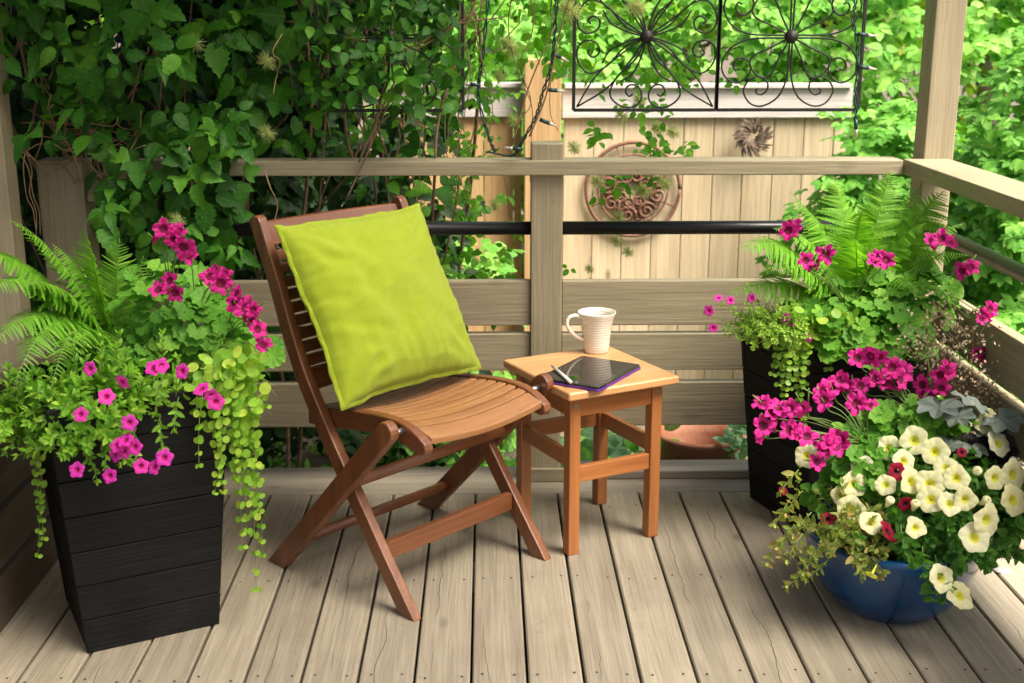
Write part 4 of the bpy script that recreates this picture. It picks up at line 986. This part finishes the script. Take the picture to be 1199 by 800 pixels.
# ------------------------------------------------------------------ hung iron panels
def scroll_end(pts, cx, cz, r, a0, sg, turns=1.15, n=16):
    return pts + [(cx+r*(1-.78*t)*math.cos(a0+sg*turns*6.283*t), cz+r*(1-.78*t)*math.sin(a0+sg*turns*6.283*t)) for t in [k/n for k in range(n+1)]]
def iron_panel(xc, zc, Y, h, kind, label, frame_sides=(1, 1)):
    rt = empty('iron_panel', (xc, Y, zc), 0, label, 'iron trellis', 'wrought iron panels hung above the railing')
    mb = MB(); r = .0048
    for (a, b) in (((-h, -h), (h, -h)), ((h, -h), (h, h)), ((h, h), (-h, h)), ((-h, h), (-h, -h))): mb.bar((a[0], 0, a[1]), (b[0], 0, b[1]), .009, .009, up=(0, 1, 0))
    mb.build('frame', M['iron'], rt, bevel=.001)
    sc = MB(); H = h*.985
    def add(pts2, k=5, rad=.0026):
        sc.tube([Vector((p.x*H, 0, p.y*H)) for p in catmull([(a, b, 0) for a, b in pts2], k)], rad, 6)
    rots = [Matrix.Rotation(q*math.pi/2, 2) for q in range(4)]
    def quad(pts):
        for Mx in rots: add([tuple(Mx @ Vector(p)) for p in pts])
    if kind == 'petal':
        # straight axis bars, big lobes curling back in double scrolls, diagonal petals
        for mir in (1, -1):
            def T(pts): return pts if mir == 1 else [(b, a) for a, b in pts]
            lobe = [(0, .02), (.3, .02), (.60, .04), (.84, .15), (.96, .36), (.92, .54), (.75, .64), (.60, .56), (.55, .42), (.62, .31), (.73, .30), (.80, .38), (.77, .46), (.71, .44)]
            quad(T(lobe))
            quad(T([(.02, .01), (.28, .15), (.50, .25), (.57, .37), (.50, .50)]))
    else:
        for mir in (1, -1):
            def T(pts): return pts if mir == 1 else [(b, a) for a, b in pts]
            quad(T([(0, 0), (.38, .26), (.72, .56), (.97, .97)]))
        for mir in (1, -1):
            def T2(pts): return pts if mir == 1 else [(a, -b) for a, b in pts]
            quad(T2([(.02, .01), (.3, .14), (.55, .40), (.80, .50), (.96, .34), (.96, .14), (.84, .05), (.70, .09), (.66, .21), (.74, .28), (.82, .23), (.79, .17)]))
            quad(T2([(0, 0), (.25, .06), (.50, .18), (.62, .36)]))
    sc.build('scrollwork', M['iron'], rt, smooth=True)
    hb = MB(); hb.lathe([(0, -.012), (.016, -.010), (.019, 0), (.016, .010), (0, .012)], n=14, mat=Matrix.Rotation(math.pi/2, 4, 'X')); hb.build('hub', M['iron'], rt, smooth=True)
    for sx in (-1, 1):
        w = MB(); w.tube([(sx*(h-.02), 0, h), (sx*(h-.02), 0, 2.362-zc)], .0015, 5); w.build('hanging_wire', M['iron'], rt)
    return rt
HP = .1985
iron_panel(.4395, 1.289, 3.49, HP, 'cross', 'black wrought iron panel with spindle petals, left of the two above the cedar fence')
iron_panel(.834+.004, 1.289, 3.49, HP, 'petal', 'black wrought iron panel with straight spokes and lobes beside the string light cable')
iron_panel(-.264, 1.289, 3.49, HP, 'petal', 'black wrought iron panel overgrown by vine at the upper left')

# string lights
def cable(pts, label, sockets):
    rt = empty('string_lights', pts[0], 0, label, 'string lights'); mb = MB(); mb.off = Vector(pts[0]); cl = catmull(pts, 10)
    tw = [p + Vector((math.cos(i*.9), math.sin(i*.9), 0))*.0035 for i, p in enumerate(cl)]; tw2 = [p - Vector((math.cos(i*.9), math.sin(i*.9), 0))*.0035 for i, p in enumerate(cl)]
    mb.tube(tw, .0024, 5); mb.tube(tw2, .0024, 5); mb.build('cable', M['cable'], rt, smooth=True)
    for (p, dr) in sockets:
        p = Vector(p); dr = Vector(dr).normalized(); s = MB(); s.off = Vector(pts[0]); s.tube([p, p+dr*.028], .0055, 8); so = s.build('socket', M['cable'], rt, smooth=True)
        s = MB(); s.off = Vector(pts[0]); s.tube([p+dr*.0282, p+dr*.036, p+dr*.052], .006, 8, r2=.002); s.build('bulb', M['bulb'], so, smooth=True)
A = lambda x, y, Y=3.44: at(x, y, Y)
cable([A(655, -60), A(650, 30), A(646, 75), A(635, 110), A(628, 135), A(612, 165), A(600, 182, 3.46), A(570, 178, 3.50)], 'dark green string light cable twisting down beside the centre post', [(A(646, 62), (1, 0, -.5)), (A(640, 105), (1, 0, -.1)), (A(632, 140), (1, 0, -.4)), (A(612, 175), (-1, 0, .1))])
cable([A(1000, -60, 3.465), A(1002, 0, 3.465), A(998, 20, 3.465), A(1004, 55, 3.465), A(1002, 110, 3.465), A(1002, 146, 3.465)], 'dark green string light cable hanging at the right end of the iron panels', [(A(1005, 78, 3.46), (1, 0, -.15)), (A(1004, 40, 3.46), (1, 0, -.1)), (A(1002, 140, 3.46), (.1, 0, -1))])
cable([A(574, -30, 3.6), A(566, 60, 3.6), A(560, 110, 3.6), A(572, 160, 3.58), A(580, 178, 3.58)], 'dark green string light cable hanging among the vine leaves', [(A(562, 100, 3.58), (-1, 0, .1))])

# ------------------------------------------------------------------ vine on the left
V = Plant('climbing_vine', (-.9, 3.75, -.36), 'dense dark green climbing vine with serrated leaves filling the upper left', 'climbing vine')
def vine_leaf(p, n0, sz, mat, key=None):
    n = (n0 + rv(.42)).normalized(); d = Vector((random.gauss(0, .55), random.gauss(0, .3), -1)); d = (d-n*d.dot(n)).normalized()
    k = key or random.choice(('serr', 'serr', 'curl', 'lobe'))
    for q, a in enumerate((0, 78, -78)):
        if q and random.random() < .2: continue
        dd = Matrix.Rotation(R(a+random.gauss(0, 9)), 3, n) @ d
        V.leaf((k, mat), (p+dd*sz*.28, dd, (n+rv(.16)).normalized(), sz*(1 if q == 0 else .82)*random.uniform(.85, 1.1)))
FRN = Vector((.1, -.8, .55))
def xedge(z): return .12 + .25*noise.noise(Vector((z*2.2, 0, 4)))
def dens(x, z, y):
    # thins out toward the centre post, keep the railing clear in front
    lim = -.02 + .12*noise.noise(Vector((z*3, y*2, 1)))
    if z > 1.05: lim += .0 + (z-1.05)*.15
    return x < lim
nl = 0
# front layer: hangs in front of the rail only at the left
while nl < 360:
    x = random.uniform(-1.7, -.05); z = random.uniform(.62, 1.75); 
    hang = x < -.74+.10*noise.noise(Vector((z*4, 1, 1)))
    if z < 1.0 and not hang: continue
    y = random.uniform(3.18, 3.42) if hang else random.uniform(3.46, 3.62)
    if hang and z < .80 and noise.noise(Vector((x*5, z*5, 2))) < -.05: continue
    if x < -1.10 and z < .93 and random.random() < .9: continue
    if noise.noise(Vector((x*3.2, z*3.2, 8))) < -.12: continue
    if -1.31 < x < -1.04 and z < 1.03: continue
    if hang is False and z < 1.25 and random.random() < .5: continue
    big = random.random()
    vine_leaf(Vector((x, y, z)), FRN, random.choice((.04, .06, .075, .095))*random.uniform(.8, 1.15)*(1 if x < -.5 else .82), 'vine'); nl += 1
# body of the vine; back layers use the leaf colour with shade painted in
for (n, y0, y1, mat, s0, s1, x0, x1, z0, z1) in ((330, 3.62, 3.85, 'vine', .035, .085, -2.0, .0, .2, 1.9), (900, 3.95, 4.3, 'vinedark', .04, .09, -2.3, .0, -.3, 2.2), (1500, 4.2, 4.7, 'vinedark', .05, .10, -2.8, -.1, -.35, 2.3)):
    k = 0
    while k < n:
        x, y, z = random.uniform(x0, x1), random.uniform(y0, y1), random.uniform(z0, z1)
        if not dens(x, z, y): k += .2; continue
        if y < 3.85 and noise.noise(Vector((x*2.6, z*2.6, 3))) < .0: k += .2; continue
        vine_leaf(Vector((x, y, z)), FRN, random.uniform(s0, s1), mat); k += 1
# unseen vine canopy added to shade the left; then growth up the left side
k = 0
while k < 3900:
    x, y, z = random.uniform(-2.2, .15), random.uniform(2.82, 5.4), random.uniform(2.1, 2.85)
    if noise.noise(Vector((x*1.5, y*1.5, 5))) < -.4 or random.random() < (x+.6)/1.2: k += .3; continue
    vine_leaf(Vector((x, y, z)), Vector((0, 0, 1)), random.uniform(.08, .13), 'vine'); k += 1
k = 0
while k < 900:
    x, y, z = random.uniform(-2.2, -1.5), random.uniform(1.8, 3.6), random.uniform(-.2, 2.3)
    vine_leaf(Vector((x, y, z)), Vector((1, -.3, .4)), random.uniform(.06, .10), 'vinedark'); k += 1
# thin growth round the centre post and the open middle
def light_leaf(x, y, Y, s): vine_leaf(at(x, y, Y), Vector((0, -.7, .6)), s, 'vinelight', 'serr')
for i in range(230):
    x = random.gauss(545, 38); y = random.uniform(-20, 330)
    if 150 < y < 215 and random.random() < .3: y = random.uniform(0, 150)
    if x > 612: continue
    Yv = random.uniform(3.6, 4.1); light_leaf(x, y, Yv, random.uniform(.022, .045))
for i in range(60): light_leaf(random.uniform(600, 700), random.uniform(-20, 90), random.uniform(3.6, 3.9), random.uniform(.03, .05))
for (cx, cy, n, sp) in ((770, 175, 16, 18), (760, 130, 12, 16), (745, 95, 12, 18), (700, 155, 5, 10), (675, 330, 9, 12), (730, 215, 12, 22), (800, 20, 30, 40), (700, 20, 16, 22), (790, 80, 10, 14), (860, 70, 16, 30), (585, 330, 14, 14), (560, 365, 10, 14), (590, 350, 8, 9)):
    for i in range(n): light_leaf(random.gauss(cx, sp), random.gauss(cy, sp*.6), random.uniform(3.53, 3.66), random.uniform(.02, .038))
for i in range(75):
    x, y = random.uniform(145, 280), random.uniform(120, 300)
    vine_leaf(at(x, y, random.uniform(3.28, 3.42)), FRN, random.uniform(.045, .085), 'vine')
for i in range(110):
    x, y = random.uniform(355, 535), random.uniform(-30, 118)
    vine_leaf(at(x, y, random.uniform(3.36, 3.47)), FRN, random.uniform(.035, .055), 'vine', 'serr')
# woody stems
def wander(a, b, k=6, j=.05):
    a, b = Vector(a), Vector(b); return catmull([a]+[a.lerp(b, t/k)+rv(j) for t in range(1, k)]+[b], 5)
for i in range(34):
    x = random.uniform(-1.6, -.1); y = random.uniform(3.5, 3.9); V.tube('bark' if i % 3 else 'drystem', wander((x, y, random.uniform(.3, 1.2)), (x+random.gauss(0, .3), y+random.gauss(0, .1), random.uniform(1.4, 2.3)), 6, .035), random.uniform(.002, .0055), .0015)
for i in range(9):
    x = random.uniform(470, 640); V.tube('bark', wander(at(x, -60, 3.55), at(x+random.gauss(0, 30), random.uniform(140, 310), 3.60), 6, .02), .0022, .001)
for i in range(5):
    x = random.uniform(-1.5, .0); V.tube('bark', wander((x, 3.9+random.random()*.3, -.35), (x+random.gauss(0, .15), 3.8, 2.3), 7, .05), random.uniform(.006, .010), .004)
for (pts) in ([(420, 190), (440, 145), (455, 110), (470, 80)], [(405, 235), (430, 180), (455, 120), (462, 90)], [(470, 70), (540, 25), (580, -10)], [(405, 60), (470, 60), (530, 30), (590, 20)], [(620, 160), (640, 110), (655, 40), (672, -20)], [(600, 170), (620, 100), (650, 30)]):
    V.tube('bark', catmull([at(x, y, 3.43) for x, y in pts], 6), .0028, .0018)
# tangle of dry stems round the left corner post
for i in range(26):
    a = at(random.uniform(20, 100), random.uniform(120, 200), random.uniform(3.32, 3.45)); b = at(random.uniform(90, 200), random.uniform(150, 215), random.uniform(3.38, 3.5))
    V.tube('drystem', wander(a, b, 4, .022), .0018, .001)
for i in range(3):
    a = at(random.uniform(20, 40), 180, 3.36); V.tube('drystem', wander(a, a+Vector((random.gauss(.02, .02), 0, -.22)), 4, .008), .0018, .0012)
for (p0, p1) in (((60, 110), (40, 190)), ((100, 60), (75, 170)), ((165, 130), (130, 240)), ((170, 170), (135, 230)), ((330, 40), (320, 110)), ((310, 200), (335, 300))):
    V.tube('drystem', wander(at(*p0, 3.35), at(*p1, 3.36), 4, .012), .002, .0012)
V.done()
# fluffy seed heads
def seedhead(p, r):
    its = [(Vector((0, 0, 0)), d, d.orthogonal(), r*random.uniform(.75, 1.1)) for d in [rdir() for _ in range(190)]]
    o = leaves('seed_head', clean(strip_leaf([(.010, 0), (.028, .6), (.02, .85), (0, 1)], 0, .45)), its, M['dead'], V.root, Vector((0, 0, 0))); o.location = Vector(p)-V.off
for (x, y, r, Yv) in ((229, 51, .036, 3.36), (312, 72, .036, 3.40), (312, 156, .034, 3.38), (415, 42, .036, 3.46), (207, 258, .032, 3.2), (668, 12, .045, 3.45), (745, 8, .04, 3.45), (596, 55, .045, 3.6), (585, 90, .03, 3.62), (600, 140, .028, 3.62), (728, 135, .03, 3.6), (748, 118, .03, 3.6), (770, 150, .03, 3.62), (788, 155, .03, 3.62), (700, 212, .034, 3.6), (754, 223, .034, 3.6), (778, 215, .034, 3.6), (724, 256, .034, 3.6), (580, 240, .03, 3.65), (672, 173, .03, 3.6), (735, 295, .026, 3.58), (722, 282, .028, 3.58), (690, 315, .022, 3.56)):
    seedhead(at(x, y, Yv), r*.8)
M_ = None

# ------------------------------------------------------------------ bushes and trees beyond
def bush(name, c, rad, n, mats, ls, label, cat='bush', stemh=-.36, group=None, proto=P_BROAD, nleaf=5, gaps=-.22):
    rt = empty(name, (c[0], c[1], -.36), 0, label, cat, group); off = Vector(rt.location); items = []; k = 0
    while k < n:
        d = rdir()
        if d.y > .35: d.y *= -1
        f = random.uniform(.62, 1.0); lump = 1+.28*noise.noise(Vector((d.x*2.2, d.y*2.2, d.z*2.2))+Vector(c))
        p = Vector(c)+Vector((d.x*rad[0], d.y*rad[1], d.z*rad[2]))*f*lump
        if p.z < -.33: k += .2; continue
        if noise.noise(p*3.6) < gaps: k += .5; continue
        n0 = (d*.5+Vector((0, -.3, .75))+rv(.25)).normalized(); dd = Vector((d.x, d.y, -.3))+rv(.4); dd = (dd-n0*dd.dot(n0)).normalized(); s = ls*random.uniform(.7, 1.25)
        for q in range(nleaf):
            a = (q-(nleaf-1)/2)*50; e = Matrix.Rotation(R(a+random.gauss(0, 6)), 3, n0) @ dd
            items.append((p+e*s*.12, e, (n0+rv(.12)), s*(1-.09*abs(q-(nleaf-1)/2))))
        k += 1
    leaves('foliage', proto, items, mats, rt, off)
    mb = MB(); mb.off = off
    for i in range(9):
        d = rdir(); d.z = abs(d.z); e = Vector(c)+Vector((d.x*rad[0], d.y*rad[1], d.z*rad[2]))*.7
        mb.tube(wander((c[0]+random.gauss(0, .06), c[1]+random.gauss(0, .06), -.36), e, 4, .03), .009, 5, r2=.003)
    mb.build('stems', M['bark'], rt, smooth=True, fixn=False)
    return rt
B2 = [M['bush'], M['bush2']]
bush('garden_bush', (1.72, 5.15, .25), (.52, .45, .82), 2100, [M['bush']], .047, 'bright green leafy bush in front of the right end of the cedar fence')
bush('garden_bush', (2.30, 4.75, .42), (.62, .50, 1.0), 2800, [M['bush']], .050, 'tall bright green bush behind the corner post and right railing')
bush('garden_bush', (1.85, 4.0, -.02), (.42, .40, .42), 1000, [M['bush']], .055, 'low green bush just outside the right railing')
bush('garden_bush', (2.5, 6.3, .95), (1.5, .6, 1.1), 2200, B2, .07, 'pale green bush at the upper right behind the others')
bush('garden_bush', (1.35, 6.4, .95), (.9, .5, .75), 900, B2, .06, 'pale green bush showing above the cedar fence behind the iron panels')
bush('garden_bush', (2.3, 3.4, -.05), (.55, .6, .5), 700, [M['bush']], .055, 'green bush outside the right railing near the frame edge')
def tree(c, h, rad, n, label, ls=.085):
    rt = empty('garden_tree', (c[0], c[1], -.36), 0, label, 'tree', None); off = Vector(rt.location)
    items = []; cl = []
    for i in range(26):
        d = rdir(); cl.append(Vector((c[0], c[1], h))+Vector((d.x*rad[0], d.y*rad[1], d.z*rad[2]))*random.uniform(.3, .95))
    for k in range(n):
        q = random.choice(cl); p = q+Vector((random.gauss(0, .28), random.gauss(0, .25), random.gauss(0, .2))); n0 = (Vector((0, -.3, .8))+rv(.5)).normalized()
        items.append((p, (rdir()+Vector((0, 0, -.4))).normalized(), n0, ls*random.uniform(.6, 1.2)))
    leaves('crown', P_BROAD, items, M['tree'], rt, off)
    mb = MB(); mb.off = off; top = Vector((c[0], c[1], h)); mb.tube(wander((c[0], c[1], -.36), top, 5, .05), .09, 9, r2=.03)
    for q in cl[:16]: mb.tube(wander(Vector((c[0], c[1], h*.45+random.uniform(0, .5))), q, 4, .06), .025, 6, r2=.006)
    mb.build('trunk', M['treebark'], rt, smooth=True, fixn=False)
tree((-.6, 8.2), 1.7, (1.5, .8, 1.1), 9000, 'yellow green tree beyond the left fence section')
tree((1.3, 8.6), 1.8, (1.4, .8, 1.1), 9000, 'yellow green tree beyond the cedar fence behind the iron panels')
tree((3.4, 8.4), 1.9, (1.4, .9, 1.4), 8000, 'light green tree at the far upper right')
tree((-3.2, 8.0), 1.8, (1.6, .9, 1.5), 6000, 'tree far behind the dense vine')
bush('hedge', (-1.75, 5.2, .7), (1.35, .35, 1.6), 4200, [M['vinedark']], .09, 'dark hedge added behind the climbing vine to darken its gaps', 'hedge')  # backing foliage added for dark gaps; leaf colour carries painted shade
bush('garden_bush', (.2, 6.5, .8), (1.0, .5, .8), 1300, B2, .065, 'pale green bush above the fence behind the centre post')
bush('garden_bush', (-.18, 4.75, .0), (.36, .4, .55), 620, B2, .06, 'light green shrub between the centre post and the vine', gaps=-.1)

# low things seen under the bottom board
tp = empty('terracotta_pot', (.70, 3.86, -.36), 0, 'large weathered terracotta pot lying outside under the lowest rail board', 'pot')
mb = MB(); mb.lathe([(0, .0), (.10, .0), (.13, .05), (.155, .15), (.16, .22), (.148, .29), (.132, .325), (.150, .36), (.158, .375), (.150, .385), (.135, .375), (.12, .33), (.13, .2), (.1, .1), (0, .08)], n=48); mb.build('body', M['terra'], tp, smooth=True)
P = Plant('garden_plant', (.92, 3.75, -.36), 'pale green lobed plant beside the terracotta pot', 'plant')
for i in range(60): p = at(random.gauss(862, 14), random.gauss(520, 12), random.uniform(3.66, 3.78)); P.leaf(('serr', 'hosta'), (p, rdir()+Vector((0, 0, .4)), Vector((0, -.6, .8))+rv(.3), random.uniform(.03, .05)))
P.done()
P = Plant('garden_plant', (.42, 3.85, -.36), 'broad green leaves under the lowest rail board behind the stool', 'plant')
for i in range(46): p = at(random.gauss(725, 26), random.gauss(522, 12), random.uniform(3.7, 3.95)); P.leaf(('broad', 'hosta' if i % 2 else 'bush'), (p, rdir()+Vector((0, 0, .2)), Vector((0, -.6, .8))+rv(.3), random.uniform(.06, .10)))
P.done()
P = Plant('ground_cover', (-.4, 3.85, -.36), None, None)
for i in range(2600):
    p = Vector((random.uniform(-1.6, 1.9), random.uniform(3.64, 4.6), -.34+random.random()*.12)); P.leaf(('oval', 'bush' if random.random() < .6 else 'vine'), (p, rdir()+Vector((0, 0, .5)), Vector((0, -.4, .9))+rv(.4), random.uniform(.03, .06)))
gc = P.done(); 
# one object of uncountable small leaves
for c in list(gc.children):
    if c.name.startswith('foliage'):
        mw = Vector(gc.location); c.parent = None; c.location = mw; c.name = 'ground_cover'; tag(c, 'low green ground cover outside the deck', 'ground cover', kind='stuff')
bpy.data.objects.remove(gc)

# ------------------------------------------------------------------ light
W = bpy.data.worlds.new('World'); S.world = W; W.use_nodes = True
N = W.node_tree.nodes; L = W.node_tree.links
bg = N['Background']; sk = N.new('ShaderNodeTexSky'); sk.sky_type = 'NISHITA'; sk.sun_disc = False
SUN_EL, SUN_AZ = R(58), R(125)      # azimuth clockwise from +Y: right and slightly behind the camera
sk.sun_elevation = SUN_EL; sk.sun_rotation = SUN_AZ; sk.air_density = 1.0; sk.dust_density = 8.0; sk.ozone_density = .6
L.new(sk.outputs[0], bg.inputs[0]); bg.inputs[1].default_value = .125
sl = bpy.data.lights.new('sun', 'SUN'); sl.energy = 4.4; sl.angle = R(30); sl.color = (1, .945, .85)
so = bpy.data.objects.new('sun', sl); COL.objects.link(so)
dv = Vector((math.sin(SUN_AZ)*math.cos(SUN_EL), math.cos(SUN_AZ)*math.cos(SUN_EL), math.sin(SUN_EL)))
so.rotation_euler = dv.to_track_quat('Z', 'Y').to_euler(); so.location = (3, -3, 6)
S.view_settings.view_transform = 'Standard'; S.view_settings.look = 'None'; S.view_settings.gamma = 1; S.view_settings.exposure = 1.22
S.cycles.max_bounces = 8; S.cycles.diffuse_bounces = 4; S.cycles.transmission_bounces = 6; S.cycles.transparent_max_bounces = 6
